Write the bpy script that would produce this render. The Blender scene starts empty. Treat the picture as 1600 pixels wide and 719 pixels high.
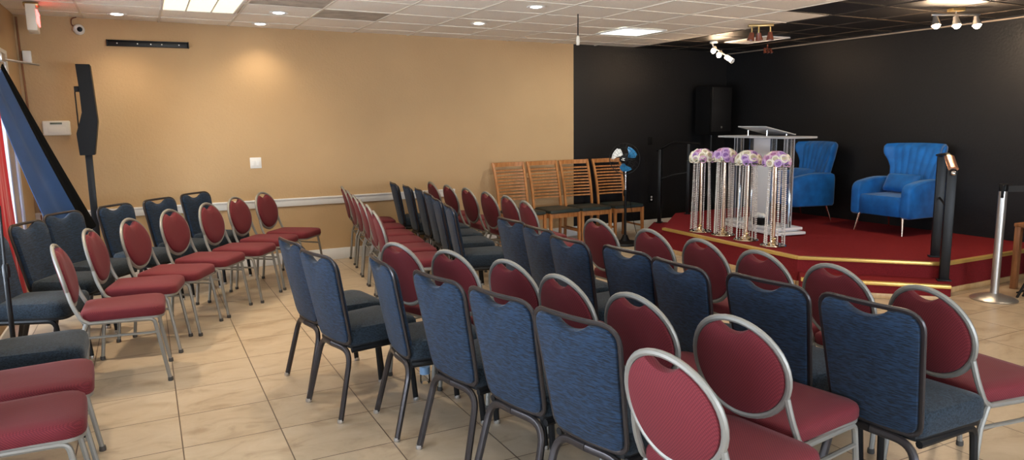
import bpy, bmesh, math, random
from mathutils import Vector, Matrix
random.seed(7)
PI = math.pi
scene = bpy.context.scene
COL = scene.collection

# ------------------------------------------------------------------ materials
def new_mat(name):
    m = bpy.data.materials.new(name); m.use_nodes = True
    nt = m.node_tree
    return m, nt, nt.nodes['Principled BSDF']

def mat(name, col, rough=.5, metal=0., spec=.5, sheen=0., var=0., vscale=30., bump=0., bscale=80., emit=None, estr=0., coat=0.):
    m, nt, b = new_mat(name)
    b.inputs['Base Color'].default_value = (*col, 1)
    b.inputs['Roughness'].default_value = rough
    b.inputs['Metallic'].default_value = metal
    b.inputs['Specular IOR Level'].default_value = spec
    if sheen:
        b.inputs['Sheen Weight'].default_value = sheen
        b.inputs['Sheen Roughness'].default_value = .4
    if coat: b.inputs['Coat Weight'].default_value = coat
    tc = nt.nodes.new('ShaderNodeTexCoord')
    if var:
        n = nt.nodes.new('ShaderNodeTexNoise'); n.inputs['Scale'].default_value = vscale; n.inputs['Detail'].default_value = 6
        nt.links.new(tc.outputs['Object'], n.inputs['Vector'])
        r = nt.nodes.new('ShaderNodeValToRGB')
        r.color_ramp.elements[0].position = .3; r.color_ramp.elements[1].position = .7
        r.color_ramp.elements[0].color = (*[c*(1-var) for c in col], 1)
        r.color_ramp.elements[1].color = (*[min(1, c*(1+var)) for c in col], 1)
        nt.links.new(n.outputs['Fac'], r.inputs['Fac']); nt.links.new(r.outputs['Color'], b.inputs['Base Color'])
    if bump:
        n = nt.nodes.new('ShaderNodeTexNoise'); n.inputs['Scale'].default_value = bscale; n.inputs['Detail'].default_value = 4
        nt.links.new(tc.outputs['Object'], n.inputs['Vector'])
        bp = nt.nodes.new('ShaderNodeBump'); bp.inputs['Strength'].default_value = bump; bp.inputs['Distance'].default_value = .01
        nt.links.new(n.outputs['Fac'], bp.inputs['Height']); nt.links.new(bp.outputs['Normal'], b.inputs['Normal'])
    if emit:
        b.inputs['Emission Color'].default_value = (*emit, 1); b.inputs['Emission Strength'].default_value = estr
    return m

def streak_mat(name, c0, c1, scale, stretch, rough=.85, sheen=.3):
    m, nt, b = new_mat(name)
    tc = nt.nodes.new('ShaderNodeTexCoord'); mp = nt.nodes.new('ShaderNodeMapping')
    mp.inputs['Scale'].default_value = stretch
    n = nt.nodes.new('ShaderNodeTexNoise'); n.inputs['Scale'].default_value = scale; n.inputs['Detail'].default_value = 5; n.inputs['Distortion'].default_value = .6
    r = nt.nodes.new('ShaderNodeValToRGB')
    r.color_ramp.elements[0].position = .40; r.color_ramp.elements[1].position = .60
    r.color_ramp.elements[0].color = (*c0, 1); r.color_ramp.elements[1].color = (*c1, 1)
    nt.links.new(tc.outputs['Object'], mp.inputs['Vector']); nt.links.new(mp.outputs['Vector'], n.inputs['Vector'])
    nt.links.new(n.outputs['Fac'], r.inputs['Fac']); nt.links.new(r.outputs['Color'], b.inputs['Base Color'])
    b.inputs['Roughness'].default_value = rough; b.inputs['Specular IOR Level'].default_value = .25
    b.inputs['Sheen Weight'].default_value = sheen; b.inputs['Sheen Roughness'].default_value = .5
    bp = nt.nodes.new('ShaderNodeBump'); bp.inputs['Strength'].default_value = .25; bp.inputs['Distance'].default_value = .004
    nt.links.new(n.outputs['Fac'], bp.inputs['Height']); nt.links.new(bp.outputs['Normal'], b.inputs['Normal'])
    return m

def dot_mat(name, c0, c1, scale, rough=.8, sheen=.35):
    m, nt, b = new_mat(name)
    tc = nt.nodes.new('ShaderNodeTexCoord')
    v = nt.nodes.new('ShaderNodeTexVoronoi'); v.voronoi_dimensions = '2D'; v.inputs['Scale'].default_value = scale; v.inputs['Randomness'].default_value = 0
    r = nt.nodes.new('ShaderNodeValToRGB')
    r.color_ramp.elements[0].position = .25; r.color_ramp.elements[1].position = .5
    r.color_ramp.elements[0].color = (*c1, 1); r.color_ramp.elements[1].color = (*c0, 1)
    sx = nt.nodes.new('ShaderNodeSeparateXYZ'); nt.links.new(tc.outputs['Object'], sx.inputs[0])
    ad = nt.nodes.new('ShaderNodeMath'); ad.operation = 'ADD'; nt.links.new(sx.outputs[1], ad.inputs[0]); nt.links.new(sx.outputs[2], ad.inputs[1])
    mn = nt.nodes.new('ShaderNodeMath'); mn.operation = 'SUBTRACT'; nt.links.new(sx.outputs[0], mn.inputs[0]); nt.links.new(ad.outputs[0], mn.inputs[1])
    pl = nt.nodes.new('ShaderNodeMath'); pl.operation = 'ADD'; nt.links.new(sx.outputs[0], pl.inputs[0]); nt.links.new(ad.outputs[0], pl.inputs[1])
    cm = nt.nodes.new('ShaderNodeCombineXYZ'); nt.links.new(mn.outputs[0], cm.inputs[0]); nt.links.new(pl.outputs[0], cm.inputs[1])
    nt.links.new(cm.outputs[0], v.inputs['Vector']); nt.links.new(v.outputs['Distance'], r.inputs['Fac'])
    nt.links.new(r.outputs['Color'], b.inputs['Base Color'])
    b.inputs['Roughness'].default_value = rough; b.inputs['Specular IOR Level'].default_value = .3
    b.inputs['Sheen Weight'].default_value = sheen; b.inputs['Sheen Roughness'].default_value = .5
    return m

def glass_mat(name, tint=(1, 1, 1), gloss=.05, ior=1.45, frost=0.):
    m = bpy.data.materials.new(name); m.use_nodes = True
    nt = m.node_tree; nt.nodes.clear()
    out = nt.nodes.new('ShaderNodeOutputMaterial')
    tr = nt.nodes.new('ShaderNodeBsdfTransparent'); tr.inputs['Color'].default_value = (*tint, 1)
    gl = nt.nodes.new('ShaderNodeBsdfGlossy'); gl.inputs['Roughness'].default_value = gloss
    fr = nt.nodes.new('ShaderNodeFresnel'); fr.inputs['IOR'].default_value = ior
    mx = nt.nodes.new('ShaderNodeMixShader')
    nt.links.new(fr.outputs[0], mx.inputs[0]); nt.links.new(tr.outputs[0], mx.inputs[1]); nt.links.new(gl.outputs[0], mx.inputs[2])
    last = mx
    if frost:
        df = nt.nodes.new('ShaderNodeBsdfDiffuse'); df.inputs['Color'].default_value = (.8, .8, .82, 1)
        m2 = nt.nodes.new('ShaderNodeMixShader'); m2.inputs[0].default_value = frost
        nt.links.new(mx.outputs[0], m2.inputs[1]); nt.links.new(df.outputs[0], m2.inputs[2]); last = m2
    nt.links.new(last.outputs[0], out.inputs[0])
    return m

def floor_mat():
    m, nt, b = new_mat('beige_floor_tile')
    L = nt.links
    tc = nt.nodes.new('ShaderNodeTexCoord'); sp = nt.nodes.new('ShaderNodeSeparateXYZ'); L.new(tc.outputs['Object'], sp.inputs[0])
    def M(op, a, bb=None, c=None):
        n = nt.nodes.new('ShaderNodeMath'); n.operation = op
        for i, v in enumerate((a, bb, c)):
            if v is None: continue
            if isinstance(v, (int, float)): n.inputs[i].default_value = v
            else: L.new(v, n.inputs[i])
        return n.outputs[0]
    def line(o, off, pitch, w):
        t = M('DIVIDE', M('SUBTRACT', o, off), pitch)
        f = M('ABSOLUTE', M('SUBTRACT', M('FRACT', t), .5))
        return M('GREATER_THAN', f, .5 - w/pitch), M('FLOOR', t)
    gx, ix = line(sp.outputs[0], .513, .4625, .0030)
    gy, iy = line(sp.outputs[1], 3.237, .435, .0030)
    g = M('MAXIMUM', gx, gy)
    cb = nt.nodes.new('ShaderNodeCombineXYZ'); L.new(ix, cb.inputs[0]); L.new(iy, cb.inputs[1])
    wn = nt.nodes.new('ShaderNodeTexWhiteNoise'); wn.noise_dimensions = '3D'; L.new(cb.outputs[0], wn.inputs['Vector'])
    ad = nt.nodes.new('ShaderNodeVectorMath'); ad.operation = 'MULTIPLY_ADD'
    L.new(wn.outputs['Color'], ad.inputs[0]); ad.inputs[1].default_value = (7, 7, 7); L.new(tc.outputs['Object'], ad.inputs[2])
    mp = nt.nodes.new('ShaderNodeMapping'); mp.inputs['Scale'].default_value = (2.4, 4.0, 3); mp.inputs['Rotation'].default_value = (0, 0, .25)
    L.new(ad.outputs[0], mp.inputs[0])
    n1 = nt.nodes.new('ShaderNodeTexNoise'); n1.inputs['Scale'].default_value = 1.5; n1.inputs['Detail'].default_value = 8; n1.inputs['Distortion'].default_value = 1.2; n1.inputs['Roughness'].default_value = .62
    L.new(mp.outputs[0], n1.inputs['Vector'])
    r = nt.nodes.new('ShaderNodeValToRGB')
    e = r.color_ramp.elements
    e[0].position = .30; e[0].color = (.33, .238, .152, 1); e[1].position = .68; e[1].color = (.49, .385, .268, 1)
    k = e.new(.47); k.color = (.435, .333, .222, 1)
    L.new(n1.outputs['Fac'], r.inputs[0])
    mx = nt.nodes.new('ShaderNodeMix'); mx.data_type = 'RGBA'
    L.new(g, mx.inputs['Factor']); L.new(r.outputs[0], mx.inputs[6]); mx.inputs[7].default_value = (.11, .07, .045, 1)
    L.new(mx.outputs[2], b.inputs['Base Color'])
    rr = M('MULTIPLY_ADD', n1.outputs['Fac'], .25, .22); L.new(rr, b.inputs['Roughness'])
    bp = nt.nodes.new('ShaderNodeBump'); bp.inputs['Strength'].default_value = .3; bp.inputs['Distance'].default_value = .003; bp.invert = True
    L.new(g, bp.inputs['Height']); L.new(bp.outputs[0], b.inputs['Normal'])
    b.inputs['Specular IOR Level'].default_value = .4
    return m

def wood_mat(name, c0, c1, rough=.4):
    m, nt, b = new_mat(name)
    tc = nt.nodes.new('ShaderNodeTexCoord'); mp = nt.nodes.new('ShaderNodeMapping'); mp.inputs['Scale'].default_value = (8, 8, 1.2)
    n = nt.nodes.new('ShaderNodeTexNoise'); n.inputs['Scale'].default_value = 5; n.inputs['Detail'].default_value = 6; n.inputs['Distortion'].default_value = .8
    r = nt.nodes.new('ShaderNodeValToRGB'); r.color_ramp.elements[0].position = .35; r.color_ramp.elements[1].position = .65
    r.color_ramp.elements[0].color = (*c0, 1); r.color_ramp.elements[1].color = (*c1, 1)
    nt.links.new(tc.outputs['Object'], mp.inputs[0]); nt.links.new(mp.outputs[0], n.inputs['Vector']); nt.links.new(n.outputs['Fac'], r.inputs[0]); nt.links.new(r.outputs[0], b.inputs['Base Color'])
    b.inputs['Roughness'].default_value = rough
    return m

M = {}
M['beige'] = mat('beige_wall_paint', (.49, .325, .168), .75, var=.04, vscale=1.5, bump=.35, bscale=45, spec=.3)
M['black_wall'] = mat('black_wall_paint', (.0065, .0065, .007), .5, bump=.3, bscale=40, spec=.35)
M['white_paint'] = mat('white_trim_paint', (.72, .70, .66), .45)
M['floor'] = floor_mat()
M['tile'] = mat('ceiling_tile', (.88, .81, .69), .9, var=.05, vscale=90, bump=.5, bscale=160, spec=.2)
M['tile_dark'] = mat('stained_ceiling_tile', (.46, .40, .32), .9, var=.2, vscale=9, bump=.5, bscale=160, spec=.2)
M['tile_black'] = mat('black_ceiling_tile', (.014, .0125, .012), .5, bump=.5, bscale=120, spec=.4)
M['tbar'] = mat('ceiling_grid_bar', (.68, .61, .50), .6)
M['tbar_dark'] = mat('painted_grid_bar', (.05, .037, .027), .35, var=.6, vscale=3)
M['red'] = dot_mat('burgundy_fabric', (.095, .0075, .012), (.15, .015, .020), 95, sheen=.04)
M['blue'] = streak_mat('navy_woven_fabric', (.0038, .0072, .014), (.010, .0285, .063), 7, (4, 4, 36), sheen=.08)
M['blue_seat'] = streak_mat('navy_seat_fabric', (.006, .010, .015), (.017, .029, .043), 16, (6, 6, 10), sheen=.08)
M['chair_metal'] = mat('champagne_grey_metal', (.26, .245, .215), .48, metal=.5)
M['dark_metal'] = mat('dark_bronze_metal', (.055, .048, .048), .34, metal=.75)
M['black_metal'] = mat('black_powder_coat', (.006, .006, .0065), .42, spec=.3)
M['glide'] = mat('nylon_glide', (.05, .045, .04), .5)
M['chrome'] = mat('chrome', (.72, .71, .70), .18, metal=1)
M['steel'] = mat('brushed_steel', (.55, .53, .50), .33, metal=.9)
M['wood'] = wood_mat('honey_wood', (.36, .135, .035), (.52, .22, .07))
M['wood_brown'] = wood_mat('brown_wood', (.20, .075, .025), (.29, .12, .045))
M['dark_green'] = mat('dark_green_vinyl', (.012, .022, .02), .45)
M['carpet'] = mat('red_carpet', (.22, .020, .024), .95, var=.2, vscale=120, bump=.8, bscale=400, spec=.1)
M['gold_trim'] = mat('gold_nosing', (.72, .48, .14), .35, metal=.6)
M['tan_wood'] = wood_mat('tan_molding', (.50, .32, .15), (.60, .41, .21))
M['gold'] = mat('polished_gold', (.88, .72, .48), .18, metal=1)
M['rose_gold'] = mat('rose_gold', (.86, .66, .50), .2, metal=1)
M['mirror'] = mat('mirror_disc', (.75, .66, .55), .12, metal=1)
M['acrylic'] = glass_mat('clear_acrylic', (.93, .95, .96), .08, 1.5, frost=.03)
M['acrylic_edge'] = glass_mat('acrylic_sheet', (.9, .92, .93), .1, 1.5, frost=.38)
M['frost'] = glass_mat('frosted_acrylic', (.85, .86, .88), .3, 1.45, frost=.72)
M['white_acrylic'] = mat('white_acrylic', (.78, .78, .79), .2)
M['bead'] = mat('crystal_bead', (.80, .77, .74), .12, spec=.9, metal=.25)
M['lilac'] = mat('lilac_petal', (.55, .36, .62), .7, sheen=.2)
M['pink'] = mat('mauve_petal', (.62, .36, .52), .7, sheen=.2)
M['cream'] = mat('cream_petal', (.80, .76, .64), .7, sheen=.2)
M['lilac_heart'] = mat('lilac_inner_petal', (.36, .20, .46), .7)
M['pink_heart'] = mat('mauve_inner_petal', (.48, .22, .38), .7)
M['cream_heart'] = mat('cream_inner_petal', (.62, .54, .38), .7)
M['leaf'] = mat('leaf_green', (.03, .06, .025), .6)
M['velvet'] = mat('royal_blue_velvet', (.004, .115, .40), .6, sheen=.3, var=.3, vscale=7, bump=.15, bscale=25, spec=.3)
M['white_plastic'] = mat('white_plastic', (.78, .76, .72), .4)
M['cream_plastic'] = mat('cream_plastic', (.74, .69, .58), .4)
M['black_plastic'] = mat('black_plastic', (.004, .004, .0043), .45, spec=.2)
M['grille'] = mat('speaker_grille', (.008, .008, .0085), .5, spec=.3, bump=.6, bscale=300)
M['blue_plastic'] = mat('blue_fan_plastic', (.03, .22, .45), .25)
M['copper'] = mat('copper_reflection', (.75, .42, .30), .28, metal=.9)  # warm reflection on the black handrail, put into a copper colour
M['brown_glass'] = mat('brown_lamp_shade', (.16, .045, .025), .25)
M['brass'] = mat('aged_brass', (.45, .31, .13), .35, metal=.8)
M['blue_cloth'] = mat('blue_satin_cloth', (.016, .062, .19), .6, sheen=.05, var=.12, vscale=4)
M['black_cloth'] = mat('black_cloth', (.005, .005, .005), .85, spec=.1)
M['red_cloth'] = mat('red_cloth', (.42, .012, .02), .7, sheen=.2)
M['glass'] = glass_mat('window_glass', (.95, .97, 1), .02, 1.3)
M['bottle'] = glass_mat('bottle_plastic', (.9, .94, .97), .05, 1.4)
M['pavement'] = mat('pavement', (.55, .55, .55), .9, var=.1, vscale=3)
M['bulb_warm'] = mat('lit_bulb_warm', (1, .8, .6), .4, emit=(1, .72, .45), estr=60)
M['down_lit'] = mat('lit_downlight', (1, 1, 1), .4, emit=(1, .93, .85), estr=14)
M['down_cool'] = mat('lit_downlight_cool', (1, 1, 1), .4, emit=(.75, .9, 1), estr=14)
M['troffer_warm'] = mat('lit_diffuser_warm', (.8, .75, .55), .5, emit=(1, .88, .58), estr=1.1)
M['troffer_cool'] = mat('lit_diffuser_cool', (.9, .95, .9), .5, emit=(.92, 1, .93), estr=2.2)
M['diffuser'] = mat('unlit_diffuser', (.75, .72, .68), .35)
M['exit_red'] = mat('lit_exit_letters', (.8, .05, .05), .4, emit=(1, .10, .09), estr=5)
M['belt'] = mat('black_belt', (.015, .014, .014), .7)
M['paper'] = mat('white_paper', (.75, .73, .68), .6)

# ------------------------------------------------------------------ mesh helpers
def BM(): return bmesh.new()

def add(bm, vs, fs, mi=0):
    vv = [bm.verts.new(v) for v in vs]
    for f in fs:
        try:
            fc = bm.faces.new([vv[i] for i in f]); fc.material_index = mi
        except ValueError: pass
    return vv

def box(bm, c, s, bev=0., seg=2, rz=0., rot=None, mi=0):
    t = bmesh.new()
    bmesh.ops.create_cube(t, size=1)
    for v in t.verts: v.co = Vector((v.co.x*s[0], v.co.y*s[1], v.co.z*s[2]))
    if bev: bmesh.ops.bevel(t, geom=t.edges[:], offset=bev, segments=seg, profile=.5, affect='EDGES')
    R = rot if rot is not None else Matrix.Rotation(rz, 3, 'Z')
    t.verts.index_update()
    vs = [R @ v.co + Vector(c) for v in t.verts]
    fs = [[v.index for v in f.verts] for f in t.faces]
    t.free(); add(bm, vs, fs, mi)

def fillet(pts, r, n=5):
    pts = [Vector(p) for p in pts]
    out = [pts[0]]
    for i in range(1, len(pts)-1):
        a, b, c = pts[i-1], pts[i], pts[i+1]
        d1 = (a-b); d2 = (c-b)
        k = min(r, d1.length*.49, d2.length*.49)
        p1 = b + d1.normalized()*k; p2 = b + d2.normalized()*k
        for j in range(n+1):
            t = j/n
            out.append(p1*(1-t)**2 + b*2*t*(1-t) + p2*t*t)
    out.append(pts[-1])
    return out

def tube(bm, path, r, n=8, closed=False, r2=None, caps=True, up=None, mi=0, taper=None):
    P = [Vector(p) for p in path]; N = len(P)
    r2 = r if r2 is None else r2
    rings = []
    nrm = None
    for i in range(N):
        if closed: t = (P[(i+1) % N]-P[i-1]).normalized()
        else: t = (P[min(i+1, N-1)]-P[max(i-1, 0)]).normalized()
        if nrm is None:
            u = Vector(up) if up else (Vector((0, 0, 1)) if abs(t.z) < .9 else Vector((1, 0, 0)))
            nrm = (u - t*u.dot(t)).normalized()
        else:
            nrm = (nrm - t*nrm.dot(t)).normalized()
        b = t.cross(nrm)
        k = 1 if taper is None else taper[0] + (taper[1]-taper[0])*i/(N-1)
        rings.append([P[i] + nrm*(math.cos(2*PI*j/n)*r*k) + b*(math.sin(2*PI*j/n)*r2*k) for j in range(n)])
    vs = [v for g in rings for v in g]; fs = []
    for i in range(N if closed else N-1):
        a = i*n; bq = ((i+1) % N)*n
        for j in range(n):
            fs.append((a+j, a+(j+1) % n, bq+(j+1) % n, bq+j))
    if caps and not closed:
        fs.append(tuple(reversed(range(n)))); fs.append(tuple((N-1)*n+j for j in range(n)))
    add(bm, vs, fs, mi)

def lathe(bm, prof, n=24, c=(0, 0, 0), rot=None, mi=0):
    vs = []; fs = []; c = Vector(c)
    for (r, z) in prof:
        for j in range(n):
            v = Vector((r*math.cos(2*PI*j/n), r*math.sin(2*PI*j/n), z))
            if rot is not None: v = rot @ v
            vs.append(v + c)
    K = len(prof)
    for i in range(K-1):
        for j in range(n):
            fs.append((i*n+j, i*n+(j+1) % n, (i+1)*n+(j+1) % n, (i+1)*n+j))
    if prof[0][0] > 1e-6: fs.append(tuple(reversed(range(n))))
    if prof[-1][0] > 1e-6: fs.append(tuple((K-1)*n+j for j in range(n)))
    add(bm, vs, fs, mi)

def loft(bm, outline, rings, fmap, centre=None, mi=0):
    """closed solid: outline (u,v) scaled about its centre ring by ring; rings are (scale, w); ends closed"""
    n = len(outline)
    cu = sum(p[0] for p in outline)/n if centre is None else centre[0]
    cv = sum(p[1] for p in outline)/n if centre is None else centre[1]
    vs = []; fs = []
    for (s, w) in rings:
        for (u, v) in outline: vs.append(fmap(cu+(u-cu)*s, cv+(v-cv)*s, w))
    for i in range(len(rings)-1):
        for j in range(n): fs.append((i*n+j, i*n+(j+1) % n, (i+1)*n+(j+1) % n, (i+1)*n+j))
    fs.append(tuple(reversed(range(n)))); k = (len(rings)-1)*n; fs.append(tuple(k+j for j in range(n)))
    add(bm, vs, fs, mi)

def prism(bm, poly, z0, z1, mi=0):
    n = len(poly)
    vs = [(x, y, z0) for x, y in poly] + [(x, y, z1) for x, y in poly]
    fs = [tuple(reversed(range(n))), tuple(range(n, 2*n))] + [(j, (j+1) % n, n+(j+1) % n, n+j) for j in range(n)]
    add(bm, vs, fs, mi)

def rrect(pts, rad, n=6):
    """closed polygon (u,v) with per-corner radii, rounded"""
    out = []; N = len(pts)
    for i in range(N):
        a, b, c = Vector(pts[i-1]), Vector(pts[i]), Vector(pts[(i+1) % N])
        d1 = a-b; d2 = c-b
        k = min(rad[i], d1.length*.48, d2.length*.48)
        p1 = b + d1.normalized()*k; p2 = b + d2.normalized()*k
        for j in range(n+1):
            t = j/n; q = p1*(1-t)**2 + b*2*t*(1-t) + p2*t*t
            out.append((q.x, q.y))
    return out

def resample(poly, m):
    P = [Vector(p) for p in poly]; N = len(P)
    L = [0]
    for i in range(N): L.append(L[-1] + (P[(i+1) % N]-P[i]).length)
    out = []; j = 0
    for k in range(m):
        d = L[-1]*k/m
        while L[j+1] < d: j += 1
        s = L[j+1]-L[j]; t = (d-L[j])/s if s else 0
        q = P[j].lerp(P[(j+1) % N], t); out.append((q.x, q.y))
    return out

def notch(poly, cx, cy, R, c0):
    """pulls outline points that fall inside a circle back towards c0 onto the circle: a scooped hand hole"""
    out = []
    for (u, v) in poly:
        if (u-cx)**2+(v-cy)**2 < R*R:
            d = Vector((u-c0[0], v-c0[1])); o = Vector((c0[0]-cx, c0[1]-cy))
            A = d.dot(d); B = 2*o.dot(d); C_ = o.dot(o)-R*R
            disc = B*B-4*A*C_
            t = (-B-math.sqrt(max(disc, 0)))/(2*A)
            out.append((c0[0]+d.x*t, c0[1]+d.y*t))
        else: out.append((u, v))
    return out

def obj(name, bm, m, parent=None, smooth=True, ang=40, loc=None, rz=0.):
    me = bpy.data.meshes.new(name)
    bmesh.ops.recalc_face_normals(bm, faces=bm.faces[:])
    bm.to_mesh(me); bm.free()
    for x in (m if isinstance(m, (list, tuple)) else [m]): me.materials.append(x)
    if smooth:
        me.polygons.foreach_set('use_smooth', [True]*len(me.polygons))
        me.set_sharp_from_angle(angle=math.radians(ang))
    o = bpy.data.objects.new(name, me); COL.objects.link(o)
    if parent is not None: o.parent = parent
    if loc is not None: o.location = loc
    if rz: o.rotation_euler.z = rz
    return o

def tag(o, label, cat, group=None):
    o['label'] = label; o['category'] = cat
    if group: o['group'] = group
    return o

def thing(name, label, cat, loc=(0, 0, 0), rz=0., group=None):
    o = bpy.data.objects.new(name, None); COL.objects.link(o)
    o.empty_display_size = .1
    o.location = loc; o.rotation_euler.z = rz
    return tag(o, label, cat, group)

def struct(name, bm, m, **k):
    o = obj(name, bm, m, **k); o['kind'] = 'structure'; return o

def dup(root, loc, rz, label, group=None):
    r = root.copy(); COL.objects.link(r); r.location = loc; r.rotation_euler = (0, 0, rz); r['label'] = label
    if group: r['group'] = group
    for ch in list(root.children):
        c = ch.copy(); COL.objects.link(c); c.parent = r
        for g in list(ch.children):
            d = g.copy(); COL.objects.link(d); d.parent = c
    return r

ORD = ['nearest', 'second', 'third', 'fourth', 'fifth', 'sixth', 'seventh', 'eighth']

# ------------------------------------------------------------------ room shell
XL, XR, YB, YF = -1.0, 7.88, 8.276, -2.3
def zc(x): return 2.612 - .0085*x
XSPLIT = 5.176
bm = BM(); box(bm, ((XL+XR)/2, (YB+YF)/2, -.05), (XR-XL+.4, YB-YF+.4, .1)); struct('floor', bm, M['floor'], smooth=False)
bm = BM()
box(bm, ((XL-.2+XSPLIT)/2, YB+.1, 1.4), (XSPLIT-XL+.2, .2, 2.8), mi=0)
box(bm, ((XSPLIT+XR+.2)/2, YB+.1, 1.4), (XR+.2-XSPLIT, .2, 2.8), mi=1)
struct('wall_back', bm, [M['beige'], M['black_wall']], smooth=False)
bm = BM(); box(bm, (XR+.1, (YB+YF)/2, 1.4), (.2, YB-YF, 2.8)); struct('wall_right', bm, M['black_wall'], smooth=False)
bm = BM()
for a, b_, z0, z1 in ((XL-.2, .6, 0, 2.8), (4.6, XR+.2, 0, 2.8), (.6, 4.6, 0, .35), (.6, 4.6, 2.3, 2.8)): box(bm, ((a+b_)/2, YF-.1, (z0+z1)/2), (b_-a, .2, z1-z0))
struct('wall_front', bm, M['beige'], smooth=False)
bm = BM()
for x in (.63, 1.93, 3.27, 4.57): box(bm, (x, YF-.08, 1.325), (.06, .10, 1.95))
for z in (.38, 2.27): box(bm, (2.6, YF-.08, z), (4.0, .10, .06))
wf = struct('fill_window_3', bm, M['white_paint'], smooth=False)  # unseen window added to let fill light reach ceiling and back wall
bm = BM(); box(bm, (2.6, YF-.08, 1.325), (3.9, .008, 1.85)); obj('glass_pane', bm, M['glass'], wf, smooth=False)
# left wall with a glazed door and two shop windows further towards the street side
bm = BM()
holes = [(-1.9, .7, .35, 2.3), (1.0, 3.5, .35, 2.3), (3.75, 5.55, .35, 2.3), (6.3, 7.42, 0, 2.14)]
ys = [YF] + [v for h in holes for v in h[:2]] + [YB]
for i in range(0, len(ys), 2): box(bm, (XL-.08, (ys[i]+ys[i+1])/2, 1.4), (.16, ys[i+1]-ys[i], 2.8))
for (a, b_, z0, z1) in holes:
    box(bm, (XL-.08, (a+b_)/2, (z1+2.8)/2), (.16, b_-a, 2.8-z1))
    if z0 > 0: box(bm, (XL-.08, (a+b_)/2, z0/2), (.16, b_-a, z0))
struct('wall_left', bm, M['beige'], smooth=False)
def window(name, y0, y1, z0, z1, mull):
    bm = BM(); x = XL-.08; w = .06
    box(bm, (x, y0+w/2, (z0+z1)/2), (.10, w, z1-z0)); box(bm, (x, y1-w/2, (z0+z1)/2), (.10, w, z1-z0))
    box(bm, (x, (y0+y1)/2, z1-w/2), (.10, y1-y0-2*w, w)); box(bm, (x, (y0+y1)/2, z0+w/2), (.10, y1-y0-2*w, w))
    for k in range(1, mull): box(bm, (x, y0+(y1-y0)*k/mull, (z0+z1)/2), (.08, .05, z1-z0-2*w))
    f = struct(name, bm, M['white_paint'], smooth=False)
    bm = BM(); box(bm, (x, (y0+y1)/2, (z0+z1)/2), (.008, y1-y0-2*w, z1-z0-2*w)); obj('glass_pane', bm, M['glass'], f, smooth=False)
    return f
window('window_1', -1.9, .7, .35, 2.3, 2); window('window_2', 1.0, 3.5, .35, 2.3, 2); window('window_4', 3.75, 5.55, .35, 2.3, 2)
d = window('door_1', 6.3, 7.42, 0, 2.14, 1)
bm = BM(); box(bm, (XL-.03, 6.42, 1.0), (.03, .03, .35), .008); obj('door_handle', bm, M['chrome'], d)
bm = BM()
for y in (6.255, 7.485): box(bm, (XL+.008, y, 1.075), (.016, .11, 2.15), .003)
box(bm, (XL+.008, 6.87, 2.185), (.016, 1.34, .07), .003)
struct('trim_1', bm, M['white_paint'])
bm = BM(); box(bm, (XL-4, 3, -.06), (7.6, 20, .1)); struct('ground', bm, M['pavement'], smooth=False)

# chair rail and baseboards
bm = BM()
box(bm, ((XL+3.42)/2, YB-.009, .70), (3.42-XL, .018, .09), .004); box(bm, ((XL+3.42)/2, YB-.013, .735), (3.42-XL, .026, .022), .005)
struct('trim_2', bm, M['white_paint'])
bm = BM(); box(bm, ((XL+XR)/2, YB-.008, .065), (XR-XL-.01, .016, .13), .004); struct('baseboard_back', bm, M['white_paint'])
bm = BM()
for a, b_ in ((YF, 6.195), (7.545, YB-.02)): box(bm, (XL+.008, (a+b_)/2, .065), (.016, b_-a, .13), .004)
struct('baseboard_left', bm, M['white_paint'])
bm = BM(); box(bm, (XR-.012, (YF+YB)/2, 2.522), (.024, YB-YF, .016), .003); struct('trim_3', bm, mat('dusty_cove_strip', (.30, .24, .18), .5))

# ceiling: lay-in tiles, each settled a little differently, over a grid of bars; black over the stage
gx = [XL-.1] + [v for v in [-.43+.66*k for k in range(0, 13)]] + [XR+.1]
gy = [YF-.1] + [7.34-.575*k for k in range(16, -1, -1)] + [7.915, YB+.1]
dark_cells = {(1.55, 6.765), (0.89, 6.19)}
trof_cells = []
bm = BM(); rnd = random.Random(3)
def black_at(x, y): return x > 5.80 + (.12 if y > 5.2 else 0)
for i in range(len(gx)-1):
    for j in range(len(gy)-1):
        x0, x1, y0, y1 = gx[i], gx[i+1], gy[j], gy[j+1]
        if x1-x0 < .02 or y1-y0 < .02: continue
        cx, cy = (x0+x1)/2, (y0+y1)/2
        mi = 2 if black_at(cx, cy) else 0
        if any(abs(x0-a) < .08 and abs(y0-b_) < .08 for a, b_ in dark_cells): mi = 1
        h = [rnd.uniform(.002, .010) for _ in range(4)]
        q = [(x0+.006, y0+.006), (x1-.006, y0+.006), (x1-.006, y1-.006), (x0+.006, y1-.006)]
        bot = [(x, y, zc(x)+h[k]) for k, (x, y) in enumerate(q)]
        top = [(x, y, zc(x)+.06) for (x, y) in q]
        add(bm, bot+top, [(0, 1, 2, 3), (7, 6, 5, 4), (0, 4, 5, 1), (1, 5, 6, 2), (2, 6, 7, 3), (3, 7, 4, 0)], mi)
for x in gx[1:-1]:
    add_mi = 4 if x > 5.7 else 3
    box(bm, (x, (YB+YF)/2, zc(x)+.004), (.018, YB-YF, .010), mi=add_mi)
for y in gy[1:-1]:
    for i in range(len(gx)-1):
        x0, x1 = gx[i], gx[i+1]
        add(bm, [(x0, y-.009, zc(x0)), (x1, y-.009, zc(x1)), (x1, y+.009, zc(x1)), (x0, y+.009, zc(x0)),
                 (x0, y-.009, zc(x0)+.01), (x1, y-.009, zc(x1)+.01), (x1, y+.009, zc(x1)+.01), (x0, y+.009, zc(x0)+.01)],
            [(0, 1, 2, 3), (7, 6, 5, 4), (0, 4, 5, 1), (2, 6, 7, 3), (0, 3, 7, 4), (1, 5, 6, 2)], 4 if black_at((x0+x1)/2, y) else 3)
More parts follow.
